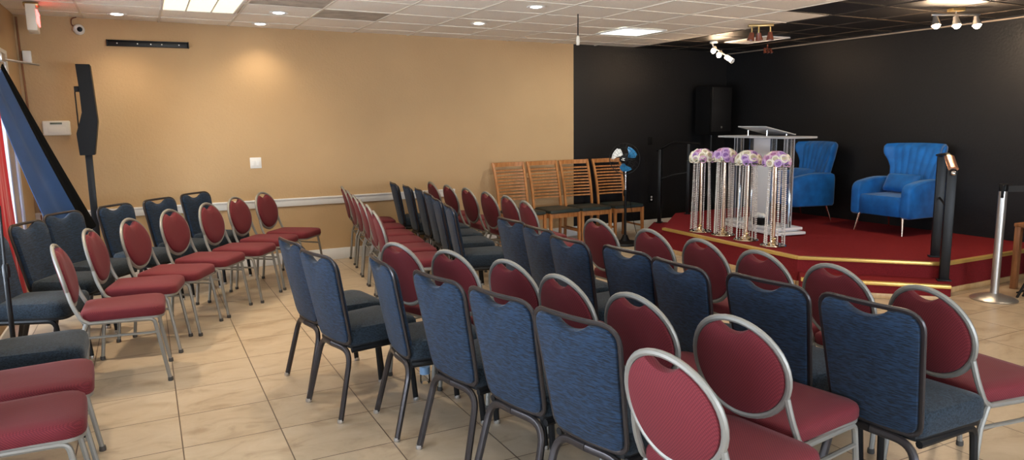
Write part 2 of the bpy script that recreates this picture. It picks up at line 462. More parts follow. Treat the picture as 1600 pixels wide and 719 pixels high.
box(bm, ((XL+XR)/2, (YB+YF)/2, 2.72), (XR-XL+.4, YB-YF+.4, .04), mi=2)
struct('ceiling', bm, [M['tile'], M['tile_dark'], M['tile_black'], M['tbar'], M['tbar_dark']], smooth=False)

# ------------------------------------------------------------------ red oval-back banquet chair
def red_chair(label, group):
    t = thing('banquet_chair', label, 'chair', group=group)
    th = math.radians(12); y0, z0 = -.205, .43
    def bp(u, v, w):                       # back plane: u across, v up the lean, w forward
        bow = -.02*(1-(u/.2)**2)
        return Vector((u, y0 - v*math.sin(th) + w*math.cos(th)+bow, z0 + v*math.cos(th) + w*math.sin(th)))
    cv, a, b = .257, .193, .188
    bm = BM()
    tube(bm, [bp(a*math.cos(k*2*PI/40), cv+b*math.sin(k*2*PI/40), 0) for k in range(40)], .0125, 8, closed=True, r2=.011)
    for s in (-1, 1):
        tube(bm, fillet([bp(s*.180, cv-.075, 0), bp(s*.190, .10, 0), bp(s*.197, .0, .02), (s*.197, -.15, .415)], .05), .0115, 8, r2=.012)
    obj('back_frame', bm, M['chair_metal'], t)
    n = 64
    out = [(.182*math.cos(k*2*PI/n), cv+.177*math.sin(k*2*PI/n)) for k in range(n)]
    out = notch(out, 0, cv+.177+.046, .088, (0, cv))
    bm = BM()
    loft(bm, out, [(.93, -.014), (.985, -.010), (1, -.002), (1, .010), (.975, .020), (.88, .029), (.6, .033), (.25, .034)], bp, (0, cv))
    obj('backrest', bm, M['red'], t)
    so = rrect([(-.188, -.20), (.188, -.20), (.213, .255), (-.213, .255)], [.04, .04, .085, .085], 7)
    so = resample(so, 56)
    f = lambda u, v, w: Vector((u, v, w - .03*max(0, v-.12)))
    bm = BM(); loft(bm, so, [(.97, .420), (1, .430), (1.0, .458), (.985, .472), (.94, .481), (.7, .488), (.3, .490)], f); obj('seat', bm, M['red'], t)
    bm = BM(); loft(bm, so, [(.95, .408), (.985, .410), (.985, .4235), (.95, .4235)], f)
    for s in (-1, 1): tube(bm, [(s*.197, -.16, .415), (s*.198, .165, .404)], .0115, 8, r2=.012)
    tube(bm, [(-.197, -.19, .335), (.197, -.19, .335)], .007, 6)
    obj('seat_frame', bm, M['chair_metal'], t)
    for s in (-1, 1):
        bm = BM(); tube(bm, fillet([(s*.198, .13, .405), (s*.198, .192, .402), (s*.202, .252, .012)], .05), .0115, 8, r2=.0125)
        l = obj('leg', bm, M['chair_metal'], t)
        bm = BM(); lathe(bm, [(.015, 0), (.0165, .006), (.015, .024)], 10, (s*.202, .253, 0)); obj('glide', bm, M['glide'], l)
        bm = BM(); tube(bm, [(s*.197, -.165, .415), (s*.199, -.20, .33), (s*.203, -.235, .012)], .0115, 8, r2=.0125)
        l = obj('leg', bm, M['chair_metal'], t)
        bm = BM(); lathe(bm, [(.015, 0), (.0165, .006), (.015, .024)], 10, (s*.203, -.236, 0)); obj('glide', bm, M['glide'], l)
        bm = BM(); tube(bm, [(s*.199, -.20, .33), (s*.199, .205, .318)], .008, 6, r2=.011); obj('stretcher', bm, M['chair_metal'], t)
    return t

def blue_chair(label, group):
    t = thing('banquet_chair', label, 'chair', group=group)
    th = math.radians(11); y0, z0 = -.19, .40
    def bp(u, v, w):
        bow = -.022*(1-(u/.2)**2) - .02*math.sin(min(1, max(0, v/.49))*PI)*0
        return Vector((u, y0 - v*math.sin(th) + w*math.cos(th)+bow, z0 + v*math.cos(th) + w*math.sin(th)))
    base = rrect([(-.178, 0), (.178, 0), (.208, .485), (-.208, .485)], [.05, .05, .065, .065], 8)
    # crown of the top edge
    base = [(u, v + (.012*(1-(u/.2)**2) if v > .40 else 0)) for u, v in base]
    base = resample(base, 88)
    bm = BM(); tube(bm, [bp(u, v, 0) for u, v in base], .011, 8, closed=True, r2=.0085); obj('back_frame', bm, M['dark_metal'], t)
    c0 = (0, .24)
    ins = [(u*.955, .24+(v-.24)*.975) for u, v in base]
    pad = notch(ins, 0, .487+.096, .138, c0)
    bm = BM(); loft(bm, pad, [(.96, -.013), (.99, -.011), (1, -.003), (1, .008), (.985, .020), (.93, .031), (.7, .037), (.3, .039)], bp, c0); obj('backrest', bm, M['blue'], t)
    so = resample(rrect([(-.178, -.20), (.178, -.20), (.210, .222), (-.210, .222)], [.03, .03, .075, .075], 8), 64)
    f = lambda u, v, w: Vector((u, v, w - (.9*(v-.13)**2 if v > .13 else 0)*3*(w-.38)*2))
    bm = BM(); loft(bm, so, [(.955, .390), (.99, .398), (1, .413), (1, .448), (.985, .468), (.94, .482), (.75, .494), (.35, .499)], f); obj('seat', bm, M['blue_seat'], t)
    bm = BM(); loft(bm, so, [(.93, .374), (.965, .376), (.965, .393), (.93, .393)], f)
    obj('seat_frame', bm, M['black_metal'], t)
    for s in (-1, 1):
        bm = BM(); tube(bm, fillet([(0, -.218, .375), (s*.168, -.196, .366), (s*.196, -.285, .012)], .085, 7), .0175, 8, r2=.0145)
        l = obj('leg', bm, M['dark_metal'], t)
        bm = BM(); lathe(bm, [(.016, 0), (.018, .006), (.016, .02)], 10, (s*.196, -.287, 0)); obj('glide', bm, M['steel'], l)
        bm = BM(); tube(bm, fillet([(s*.172, -.19, .370), (s*.186, .15, .370), (s*.195, .180, .012)], .05), .016, 8, r2=.0145)
        l = obj('leg', bm, M['black_metal'], t)
        bm = BM(); lathe(bm, [(.016, 0), (.018, .006), (.016, .02)], 10, (s*.195, .181, 0)); obj('glide', bm, M['steel'], l)
    return t

RED_P = BLUE_P = None
def place(kind, x, y, az, label, group):
    global RED_P, BLUE_P
    rz = math.radians(az-90)
    if kind == 'red':
        if RED_P is None:
            RED_P = red_chair(label, group); RED_P.location = (x, y, 0); RED_P.rotation_euler.z = rz; return RED_P
        return dup(RED_P, (x, y, 0), rz, label, group)
    if BLUE_P is None:
        BLUE_P = blue_chair(label, group); BLUE_P.location = (x, y, 0); BLUE_P.rotation_euler.z = rz; return BLUE_P
    return dup(BLUE_P, (x, y, 0), rz, label, group)

def row(kind, spots, lab, group, rev=False):
    n = len(spots)
    for i, (x, y, az) in enumerate(spots):
        k = n-1-i if rev else i
        place(kind, x, y, az, lab(ORD[k]), group)

# left block beside the daylight door, facing the stage
L1 = [(-.215, 4.96, -2), (-.092, 5.57, -12), (.125, 5.98, -26), (.40, 6.44, -32), (.715, 6.81, -32), (.995, 7.24, -35), (1.295, 7.60, -38)]
row('red', L1, lambda o: f'red oval-back chair, {o} from the beige wall, in left block\'s front row', 'red chairs in the front row of the left block', rev=True)
L2 = [(-.545, 6.02, -25), (-.40, 6.56, -35), (-.06, 6.96, -40), (.29, 7.34, -42), (.62, 7.77, -45)]
row('blue', L2, lambda o: f'blue square-back chair, {o} from the beige wall, in left block\'s back row', 'blue chairs in the back row of the left block', rev=True)
place('blue', -.665, 5.36, -18, 'blue chair at the photo\'s left edge, crossed by the thin black pole', 'blue chairs in the back row of the left block')
place('blue', -.57, 4.20, 0, 'dark blue chair cut by left edge, only its seat shown behind two red seats', 'chairs at the near end of the left block')
place('red', -.54, 3.62, 3, 'red chair seat between a blue seat and another red seat, lower left', 'chairs at the near end of the left block')
place('red', -.54, 3.155, 3, 'red chair seat at lower left corner, nearest the camera in left block', 'chairs at the near end of the left block')
# middle block by the beige wall
MID = [(2.255, 7.96, -8), (2.175, 7.39, -8), (2.10, 6.88, -8), (2.04, 6.425, -8), (1.98, 5.965, -8), (1.895, 5.475, -8)]
row('red', MID, lambda o: f'red oval-back chair, {o} from the beige wall, in middle block\'s row along the aisle', 'red chairs in the aisle row of the middle block')
MB_ = [(2.82, 7.95, -8), (2.81, 7.45, -8), (2.79, 7.00, -9), (2.71, 6.50, -10), (2.60, 6.00, -11), (2.48, 5.40, -13)]
row('blue', MB_, lambda o: f'blue square-back chair, {o} from the beige wall, in middle block between two red rows', 'blue chairs in the middle row of the middle block')
MC = [(3.31, 7.98, -2), (3.31, 7.47, 0), (3.33, 6.98, 0), (3.33, 6.48, 0), (3.32, 5.99, -3), (3.25, 5.48, -6)]
row('red', MC, lambda o: f'red oval-back chair, {o} from the beige wall, in middle block\'s row facing the wooden chairs', 'red chairs in the stage-side row of the middle block')
# near block in front of the stage
N1 = [(1.00, 4.335, 9), (1.04, 3.85, 13), (1.29, 3.425, -2), (1.385, 2.97, 11), (1.48, 2.545, 12), (1.56, 2.12, 13)]
row('blue', N1, lambda o: f'blue square-back chair, {o} counting from far end of near block\'s aisle row', 'blue chairs in the aisle row of the near block')
place('red', 1.632, 1.662, 8, 'large pinkish-red oval-back chair nearest the camera, beside the last aisle-row blue chair', 'red chair ending the aisle row')
N2 = [(1.545, 4.05, 20), (1.72, 3.65, 18), (1.875, 3.21, 13), (1.92, 2.745, 8), (1.99, 2.30, 9), (2.09, 1.86, 10)]
row('red', N2, lambda o: f'red oval-back chair, {o} counting from far end of near block\'s second row', 'red chairs in the second row of the near block')
N3 = [(2.52, 4.41, 3), (2.49, 3.96, 1), (2.42, 3.48, 1), (2.50, 3.04, 3), (2.49, 2.595, -1), (2.565, 2.165, 6), (2.605, 1.695, 3)]
row('blue', N3, lambda o: f'blue square-back chair, {o} counting from far end of near block\'s third row', 'blue chairs in the third row of the near block')
N4 = [(3.11, 4.20, 4), (3.12, 3.595, 1), (3.13, 3.13, 0), (3.13, 2.685, 0), (3.145, 2.245, 0), (3.075, 1.72, -6)]
row('red', N4, lambda o: f'red oval-back chair, {o} counting from far end of near block\'s row closest to stage', 'red chairs in the stage-side row of the near block')

# ------------------------------------------------------------------ wooden slat-back chairs
def wood_chair(label, group):
    t = thing('wooden_chair', label, 'chair', group=group)
    def post(s, z):
        if z < .45: return Vector((s*.205, -.235+.05*z, z))
        k = (z-.45)/.6
        return Vector((s*(.205+.010*k*k), -.2125-.05*k-.10*k*k, z))
    for s in (-1, 1):
        bm = BM(); tube(bm, [post(s, z) for z in (0, .2, .45)], .017, 4, r2=.021, up=(1, 1, 0)); obj('leg', bm, M['wood'], t)
        bm = BM(); tube(bm, [(s*.21, .225, 0), (s*.21, .215, .43)], .025, 4, r2=.025, up=(1, 1, 0), taper=(.8, 1)); obj('leg', bm, M['wood'], t)
    bm = BM()
    for s in (-1, 1): tube(bm, [post(s, .45+.6*k/8) for k in range(9)], .023, 4, r2=.019, up=(1, 1, 0))
    def slat(z, h, th):
        p0, p1 = post(-1, z), post(1, z); n = 8; vs = []; fs = []
        for i in range(n+1):
            k = i/n; c = p0.lerp(p1, k) + Vector((0, -.03*math.sin(k*PI), 0))
            for dy, dz in ((-th, -h), (th, -h), (th, h), (-th, h)): vs.append(c + Vector((0, dy, dz)))
        for i in range(n):
            for j in range(4): fs.append((i*4+j, i*4+(j+1) % 4, i*4+4+(j+1) % 4, i*4+4+j))
        fs += [(3, 2, 1, 0), tuple(n*4+j for j in range(4))]
        add(bm, vs, fs)
    slat(1.025, .027, .011)
    for k in range(10): slat(.585+.0405*k, .0095, .007)
    obj('backrest', bm, M['wood'], t, ang=30)
    bm = BM()
    box(bm, (0, .205, .395), (.40, .022, .06), .003); box(bm, (0, -.20, .395), (.39, .022, .06), .003)
    for s in (-1, 1): box(bm, (s*.207, 0, .395), (.022, .40, .06), .003); box(bm, (s*.207, 0, .18), (.016, .40, .025), .003)
    obj('apron', bm, M['wood'], t)
    so = resample(rrect([(-.20, -.21), (.20, -.21), (.232, .245), (-.232, .245)], [.03, .03, .04, .04], 5), 48)
    bm = BM(); loft(bm, so, [(.97, .426), (1, .432), (1, .452), (.98, .464), (.9, .471), (.5, .474)], lambda u, v, w: Vector((u, v, w))); obj('seat', bm, M['dark_green'], t)
    return t
WL = ['wooden slat-back chair leftmost of the four, half hidden behind the red chairs',
      'wooden slat-back chair second from left, fully against beige wall',
      'wooden slat-back chair third from left, straddling the beige and black wall paint',
      'wooden slat-back chair farthest right, behind the pedestal fan against black wall']
wg = 'wooden chairs along the back wall'
w0 = None
for (x, y, az), l in zip([(4.13, 7.83, -90), (4.63, 7.83, -89), (5.11, 7.83, -91), (5.62, 7.82, -93)], WL):
    rz = math.radians(az-90)
    if w0 is None: w0 = wood_chair(l, wg); w0.location = (x, y, 0); w0.rotation_euler.z = rz
    else: dup(w0, (x, y, 0), rz, l, wg)

# ------------------------------------------------------------------ stage
ZS, ZT = .28, .14
Lp, Cp, Rp, R2p, Lb = (5.46, 6.72), (5.344, 4.618), (6.177, 3.756), (7.87, 3.752), (6.50, 7.73)
st = thing('stage', 'low red-carpeted stage platform with gold edging against the black wall', 'stage', (5.5, 5.5, 0))
def W(bm): # world coordinates to the stage's local ones
    for v in bm.verts: v.co -= Vector((5.5, 5.5, 0))
    return bm
poly = [Lp, Cp, Rp, R2p, (7.87, 7.76), Lb]
bm = BM(); prism(bm, list(reversed(poly)), 0, ZS); obj('deck', W(bm), M['carpet'], st, smooth=False)
def edge_bar(a, b, off, z, w, h, bm):
    a, b = Vector(a), Vector(b); d = (b-a).normalized(); n = Vector((-d.y, d.x))
    c = (a+b)/2 + n*off
    box(bm, (c.x, c.y, z), ((b-a).length, w, h), .004, rz=math.atan2(d.y, d.x))
bm = BM()
for a, b in ((Lp, Cp), (Cp, Rp), (Rp, R2p)): edge_bar(a, b, .012, ZS-.012, .05, .030, bm)
obj('nosing', W(bm), M['gold_trim'], st)
bm = BM()
for a, b in ((Lp, Cp), (Cp, Rp), (Rp, R2p)): edge_bar(a, b, -.008, .025, .016, .05, bm)
obj('base_molding', W(bm), M['tan_wood'], st)
dv = (Vector(Rp)-Vector(Cp)).normalized()
def step_n(a, b, n, depth, gold):
    a, b, n = Vector(a), Vector(b), Vector(n)
    p = [a, b, b+n*depth, a+n*depth]
    bm = BM(); prism(bm, [(q.x, q.y) for q in p], 0.0, ZT); s = obj('step', W(bm), M['carpet'], st, smooth=False)
    bm = BM()
    d = (b-a).normalized(); c = (p[2]+p[3])/2 - n*.012
    if gold:
        box(bm, (c.x, c.y, ZT-.012), ((b-a).length, .05, .03), .004, rz=math.atan2(d.y, d.x))
        obj('nosing', W(bm), M['gold_trim'], s); bm = BM()
    c = (p[2]+p[3])/2 + n*.008
    box(bm, (c.x, c.y, .022), ((b-a).length, .016, .044), .003, rz=math.atan2(d.y, d.x)); obj('base_molding', W(bm), M['tan_wood'], s)
step_n(tuple(Vector(Cp)+dv*.02), tuple(Vector(Rp)+dv*.0), (-.719, -.695), .30, True)
dl = (Vector(Lb)-Vector(Lp)).normalized()
step_n(tuple(Vector(Lp)+dl*.55), tuple(Vector(Lp)+dl*1.50), (-dl.y, dl.x), .30, False)

# ------------------------------------------------------------------ step handrails
def post(bm, x, y, z0, z1, w=.03): box(bm, (x, y, (z0+z1)/2), (w, w, z1-z0), .004)
def handrail(label, A, B, zA, zB, copper):
    A, B = Vector(A), Vector(B)
    t = thing('handrail', label, 'handrail', (A.x, A.y, ZT))
    O = Vector((A.x, A.y, ZT)); a = Vector((0, 0, 0)); b = Vector((B.x, B.y, ZS))-O
    d = Vector((b.x, b.y, 0)); dn = d.normalized(); rz = math.atan2(d.y, d.x)
    for q, top in ((a, zA-ZT), (b, zB-ZT)):
        bm = BM(); box(bm, (q.x, q.y, (q.z+.003+top)/2), (.042, .075, top-q.z-.003), .006, rz=rz); p_ = obj('post', bm, M['black_metal'], t)
        bm = BM(); box(bm, (q.x, q.y, q.z+.008), (.08, .11, .012), .004, rz=rz); obj('foot_plate', bm, M['black_metal'], p_)
    pts = [a + Vector((0, 0, zA-ZT)) - dn*.05 + Vector((0, 0, -.02)), a*.5+b*.5 + Vector((0, 0, 0)), b + dn*.12]
    pts[1] = Vector((d.x*.5, d.y*.5, zB-ZT+.03)); pts[2] = Vector((b.x, b.y, zB-ZT+.005)) + dn*.14
    bm = BM(); tube(bm, fillet(pts, .05), .014, 8, r2=.027, up=(0, 0, 1)); obj('rail', bm, M['black_metal'], t)
    bm = BM(); m0 = a + Vector((0, 0, (zA-ZT)*.60)); m1 = b + Vector((0, 0, (zB-ZS)*.60)); tube(bm, [m0, (m0+m1)/2+Vector((0, 0, .015)), m1], .009, 8); obj('mid_rail', bm, M['black_metal'], t)
    if copper:
        bm = BM(); tube(bm, [pts[0]+(pts[1]-pts[0])*.02+Vector((0, 0, .012)), pts[0]+(pts[1]-pts[0])*.75+Vector((0, 0, .012))], .020, 12, r2=.040, up=(0, 0, 1)); c = obj('rail_reflection', bm, M['copper'], t); c['label'] = 'warm reflection on rail, shaped as a copper-coloured sleeve'  # glossy black rail's warm reflection, built as a coppery sleeve
        bm = BM(); bmesh.ops.create_icosphere(bm, subdivisions=2, radius=.022, matrix=Matrix.Translation(pts[0]+Vector((0, 0, -.02))-dn*.01)); obj('end_knob', bm, M['chrome'], t)
    return t
handrail('black metal handrail at the stage\'s far left step, beside flower stands', (6.33, 7.87), (6.57, 7.56), 1.16, 1.235, False)
handrail('black metal handrail with warm reflection coloured onto its top at right front step, beside blue armchair', (6.097, 3.70), (6.375, 3.965), 1.12, 1.20, True)

# ------------------------------------------------------------------ flower stands
def rose(bm, c, r, nrm, heart=1):
    q = Vector((0, 0, 1)).rotation_difference(Vector(nrm)).to_matrix()
    lathe(bm, [(.0, -r*.7), (r*.75, -r*.45), (r*1.02, r*.05), (r*.92, r*.42), (r*.66, r*.52), (r*.62, r*.22)], 11, c, rot=q)
    lathe(bm, [(r*.62, r*.22), (r*.48, r*.26), (r*.42, r*.50), (r*.34, r*.50), (r*.28, r*.22), (r*.15, r*.26), (0, r*.5)], 11, c, rot=q, mi=heart)
def flower_stand(label, pos, rz, seed, hue, n_st, h=.80):
    t = thing('flower_stand', label, 'flower stand', (*pos, ZS+.001), rz, 'flower stands along the stage front')
    rd = random.Random(seed)
    bm = BM(); lathe(bm, [(0, 0), (.125, 0), (.13, .006), (.125, .014), (0, .015)], 32); b_ = obj('base', bm, M['mirror'], t)
    bm = BM(); lathe(bm, [(0, .014), (.055, .016), (.058, .03), (.03, .045), (.018, .06), (.028, .075), (.016, .09), (0, .09)], 20); obj('collar', bm, M['gold'], b_)
    bm = BM(); tube(bm, [(0, 0, .08), (0, 0, h+.02)], .017, 12); tube(bm, [(.024, .01, .08), (.024, .01, h)], .006, 8); obj('pole', bm, M['rose_gold'], t)
    bm = BM(); lathe(bm, [(0, h), (.10, h), (.115, h+.008), (.10, h+.02), (0, h+.02)], 24); obj('top_plate', bm, M['gold'], t)
    for k in range(n_st):
        an = 2*PI*k/n_st + rd.uniform(-.25, .25); ra = .095+rd.uniform(-.035, .01); rb = ra+rd.uniform(-.005, .03)
        p0 = Vector((ra*math.cos(an), ra*math.sin(an), h)); an2 = an+rd.uniform(-.2, .2); p1 = Vector((rb*math.cos(an2), rb*math.sin(an2), .03))
        bm = BM(); nb = 40
        for i in range(nb):
            c = p0.lerp(p1, i/(nb-1)); r = .0092
            vs = [c+Vector((0, 0, r)), c-Vector((0, 0, r))] + [c+Vector((r*math.cos(j*PI/3), r*math.sin(j*PI/3), 0)) for j in range(6)]
            add(bm, vs, [(0, 2+j, 2+(j+1) % 6) for j in range(6)] + [(1, 2+(j+1) % 6, 2+j) for j in range(6)])
        tube(bm, [p0, p1], .0012, 4)
        obj('bead_strand', bm, M['bead'], t, ang=180)
    c0 = Vector((0, 0, h+.02)); R = .110
    spots = [(0, 0)] + [(.66, k*2*PI/6) for k in range(5)] + [(1.18, k*2*PI/9+.3) for k in range(9)] + [(1.62, k*2*PI/10+.1) for k in range(10)]
    for (ph, az) in spots:
        nv = Vector((math.sin(ph)*math.cos(az), math.sin(ph)*math.sin(az), math.cos(ph)))
        c = c0 + Vector((nv.x*R*1.05, nv.y*R*1.05, nv.z*R*.80+.022))
        bm = BM(); rose(bm, c, rd.uniform(.038, .049), nv)
        k_ = rd.choices(['lilac', 'pink', 'cream'], hue)[0]
        obj('rose', bm, [M[k_], M[k_+'_heart']], t, ang=50)
    bm = BM(); lathe(bm, [(0, h+.021), (.085, h+.022), (.10, h+.05), (.07, h+.09), (0, h+.105)], 16)
    for k in range(10):
        an = rd.uniform(0, 2*PI); p = Vector((.12*math.cos(an), .12*math.sin(an), h+.03)); o = Vector((math.cos(an), math.sin(an), -.35)); s = Vector((-math.sin(an), math.cos(an), 0))
        add(bm, [p, p+o*.03+s*.014, p+o*.06, p+o*.03-s*.014, p+o*.03+Vector((0, 0, -.006))], [(0, 1, 2, 3), (0, 4, 1), (1, 4, 2), (2, 4, 3), (3, 4, 0)])
    obj('greenery', bm, M['leaf'], t)
    return t
flower_stand('gold beaded flower stand with lilac and white roses, farthest left of four', (5.635, 6.265), .2, 1, [4, 1, 5], 14)
flower_stand('gold beaded flower stand, second from left, tallest mound of purple roses', (5.665, 5.93), .9, 2, [5, 3, 3], 17, .815)
flower_stand('gold beaded flower stand, third from left, mostly cream roses', (5.63, 5.55), .5, 3, [2, 2, 6], 11)
flower_stand('gold beaded flower stand, farthest right, pink and cream roses before the lectern', (5.60, 5.15), 1.4, 4, [2, 5, 4], 14, .805)

# ------------------------------------------------------------------ acrylic lectern
pr = math.radians(-9.5)
t = thing('lectern', 'clear acrylic lectern with frosted centre panel on white base, centre of stage', 'lectern', (6.30, 5.98, ZS), pr)
bm = BM(); box(bm, (0, 0, .028), (.40, 1.02, .03), .006); box(bm, (0, 0, .075), (.36, .96, .03), .006); box(bm, (0, 0, .05), (.30, .85, .03)); obj('base', bm, M['white_acrylic'], t)
for s in (-1, 1):
    bm = BM(); box(bm, (-.02, s*.45, .575), (.085, .05, .97), .004); sp_ = obj('side_panel', bm, M['acrylic'], t)
    bm = BM()
    for ex in (-.064, .024):
        for ey in (-.027, .027): box(bm, (ex, s*.45+ey, .575), (.006, .006, .97))
    obj('polished_edge', bm, M['acrylic_edge'], sp_)
    bm = BM(); box(bm, (-.02, s*.19, .575), (.05, .06, .97), .006); obj('column', bm, M['acrylic'], t)
bm = BM(); box(bm, (-.02, 0, .575), (.02, .31, .97), .003); obj('front_panel', bm, M['frost'], t)
bm = BM(); box(bm, (0, 0, 1.075), (.42, 1.22, .022), .005); sh = obj('shelf', bm, M['acrylic_edge'], t)
bm = BM()
for x, z in ((-.10, 1.135), (.16, 1.115)):
    for y in (-.17, .17): lathe(bm, [(.009, 1.085), (.009, z+.015)], 10, (x, y, 0))
obj('standoff', bm, M['chrome'], t)
bm = BM(); box(bm, (.02, 0, 1.145), (.42, .50, .014), .004, rot=Matrix.Rotation(math.radians(13), 3, 'Y')); obj('reading_top', bm, M['acrylic_edge'], t)
bm = BM(); box(bm, (0, 0, .04), (.10, .13, .08), .008); tag(obj('small_box', bm, M['black_plastic'], loc=(6.15, 5.86, ZS+.0915), rz=.1), 'small black box lying on the lectern\'s white base', 'box')
bm = BM()
for k in range(5): bmesh.ops.create_icosphere(bm, subdivisions=2, radius=.028, matrix=Matrix.Translation((.03*math.cos(k*1.3), .035*math.sin(k*1.3), .022+.006*(k % 2))))
tag(obj('crumpled_tissue', bm, M['paper'], loc=(6.15, 5.86, ZS+.1715)), 'crumpled white tissue on top of the small black box', 'tissue')

# ------------------------------------------------------------------ velvet armchairs
def armchair(label, group):
    t = thing('armchair', label, 'armchair', group=group)
    w, dpt = .36, .28                                    # local: faces +Y
    # seat block
    so = rrect([(-.27, -.24), (.27, -.24), (.285, .285), (-.285, .285)], [.03, .03, .05, .05], 5)
    bm = BM(); loft(bm, resample(so, 48), [(.96, .20), (1, .215), (1, .37), (.985, .40), (.94, .415), (.6, .425)], lambda u, v, q: Vector((u, v, q))); obj('seat', bm, M['velvet'], t)
    # arms: rounded side profile
    pr_ = resample(rrect([(-.30, .185), (.298, .185), (.302, .545), (-.02, .605), (-.30, .59)], [.03, .05, .09, .2, .05], 7), 52)
    for s in (-1, 1):
        x0 = s*.255; f = lambda u, v, q, x0=x0, s=s: Vector((x0 + s*q, u, v))
        bm = BM(); loft(bm, pr_, [(.93, 0), (.985, .012), (1, .03), (1, .085), (.985, .10), (.93, .112)], f); obj('arm', bm, M['velvet'], t)
    # back: channelled shell with flared ears
    NU, NV = 56, 22
    prof = [(0, .27), (.18, .275), (.38, .285), (.58, .30), (.72, .335), (.80, .362), (.88, .372), (.96, .372), (1, .36)]
    def half(v):
        for (a, x), (b, y) in zip(prof, prof[1:]):
            if v <= b: return x + (y-x)*(v-a)/(b-a)
        return prof[-1][1]
    def back(u, v, front):
        hw = half(v); x = u*hw; z = .34 + .63*v + (.012*(1-u*u)*v)
        ear = max(0, abs(x)-.25); yy = -.20 - .15*v + 1.1*ear*ear*6 + .15*ear
        rib = .010*abs(math.sin((u+1)/2*8*PI)) if front and .03 < v < .97 else 0
        edge = min(1, (1-abs(u))/.08, (1-v)/.07, v/.05+.3); edge = math.sqrt(max(0, edge))
        return Vector((x, yy + (.045*edge + rib*edge if front else -.045*edge), z))
    vs = []; fs = []
    for front in (True, False):
        for j in range(NV+1):
            for i in range(NU+1): vs.append(back(-1+2*i/NU, j/NV, front))
    K = (NU+1)*(NV+1)
    for j in range(NV):
        for i in range(NU):
            q = j*(NU+1)+i; fs.append((q, q+1, q+NU+2, q+NU+1)); fs.append((K+q, K+q+NU+1, K+q+NU+2, K+q+1))
    bm = BM(); add(bm, vs, fs); bmesh.ops.remove_doubles(bm, verts=bm.verts[:], dist=.0005); obj('backrest', bm, M['velvet'], t, ang=70)
    for s in (-1, 1):
        bm = BM(); tube(bm, [(s*.27, .25, .205), (s*.30, .285, 0)], .017, 10, taper=(1, .5)); obj('leg', bm, M['rose_gold'], t)
        bm = BM(); tube(bm, [(s*.27, -.24, .205), (s*.30, -.30, 0)], .017, 10, taper=(1, .5)); obj('leg', bm, M['rose_gold'], t)
    return t
def cushion(label, loc, rz):
    t = resample(rrect([(-.20, -.105), (.20, -.105), (.20, .105), (-.20, .105)], [.03]*4, 5), 44)
    lean = math.radians(28)
    def f(u, v, q): return Vector((u, q*math.cos(lean) - v*math.sin(lean), v*math.cos(lean) + q*math.sin(lean)))
    bm = BM(); loft(bm, t, [(.45, -.056), (.75, -.046), (.92, -.028), (1, -.004), (1, .004), (.92, .028), (.75, .046), (.45, .056)], f)
    o = obj('lumbar_cushion', bm, M['velvet'], loc=loc, rz=rz, ang=60)
    return tag(o, label, 'cushion', 'cushions on the blue armchairs')
ag = 'blue velvet armchairs on the stage'
azr = math.radians(180-90-2); azl = math.radians(166-90)
A0 = armchair('royal blue velvet armchair at the right, fully visible beside the right handrail', ag); A0.location = (7.46, 5.12, ZS+.004); A0.rotation_euler.z = azr
dup(A0, (7.44, 6.50, ZS+.004), azl, 'royal blue velvet armchair partly hidden behind the clear lectern', ag)
def onchair(c, rz, x, y, z): return (c[0]+x*math.cos(rz)-y*math.sin(rz), c[1]+x*math.sin(rz)+y*math.cos(rz), z)
cushion('blue velvet lumbar cushion on right armchair', onchair((7.46, 5.12), azr, 0, -.06, ZS+.545), azr)
cushion('blue velvet lumbar cushion on armchair behind the lectern', onchair((7.44, 6.50), azl, 0, -.06, ZS+.545), azl)

# ------------------------------------------------------------------ pedestal fan
fx, fy = 5.36, 7.34
t = thing('pedestal_fan', 'black pedestal fan with blue blades in front of the last wooden chair', 'fan', (fx, fy, 0))
bm = BM(); lathe(bm, [(0, 0), (.20, 0), (.205, .012), (.19, .03), (.06, .05), (.035, .10), (.028, .12), (0, .12)], 32); obj('base', bm, M['black_plastic'], t)
bm = BM(); tube(bm, [(0, 0, .1), (0, 0, .66)], .017, 12); lathe(bm, [(.024, .62), (.026, .64), (.026, .68), (.02, .70)], 14); obj('lower_tube', bm, M['black_plastic'], t)
bm = BM(); tube(bm, [(0, 0, .66), (0, 0, 1.02)], .011, 12); obj('upper_pole', bm, M['chrome'], t)
fd = Vector((-.72, -.68, -.05)).normalized()              # where the head looks
Rh = Vector((0, 0, 1)).rotation_difference(fd).to_matrix()
hc = Vector((-.04, -.03, 1.09))
def H(u, v, w): return hc + Rh @ Vector((u, v, w))
bm = BM(); lathe(bm, [(0, -.17), (.05, -.16), (.062, -.11), (.062, -.05), (.04, -.03), (0, -.03)], 18, hc, rot=Rh); box(bm, (-.0, .0, 1.04), (.05, .05, .08), .012); obj('motor_housing', bm, M['black_plastic'], t)
bm = BM(); lathe(bm, [(0, -.03), (.045, -.03), (.048, .03), (.03, .045), (0, .048)], 18, hc, rot=Rh); obj('hub', bm, M['black_plastic'], t)
bm = BM(); lathe(bm, [(0, .062), (.05, .062), (.052, .068), (.04, .074), (0, .076)], 24, hc, rot=Rh); bd = obj('badge', bm, M['black_plastic'], t)
bm = BM()
for seg in (((-.022, .018), (.0, -.022)), ((-.002, .02), (.02, -.006)), ((-.012, -.004), (.016, .004))):
    tube(bm, [H(*seg[0], .0765), H(*seg[1], .0765)], .0035, 4)
obj('emblem', bm, M['white_plastic'], bd)
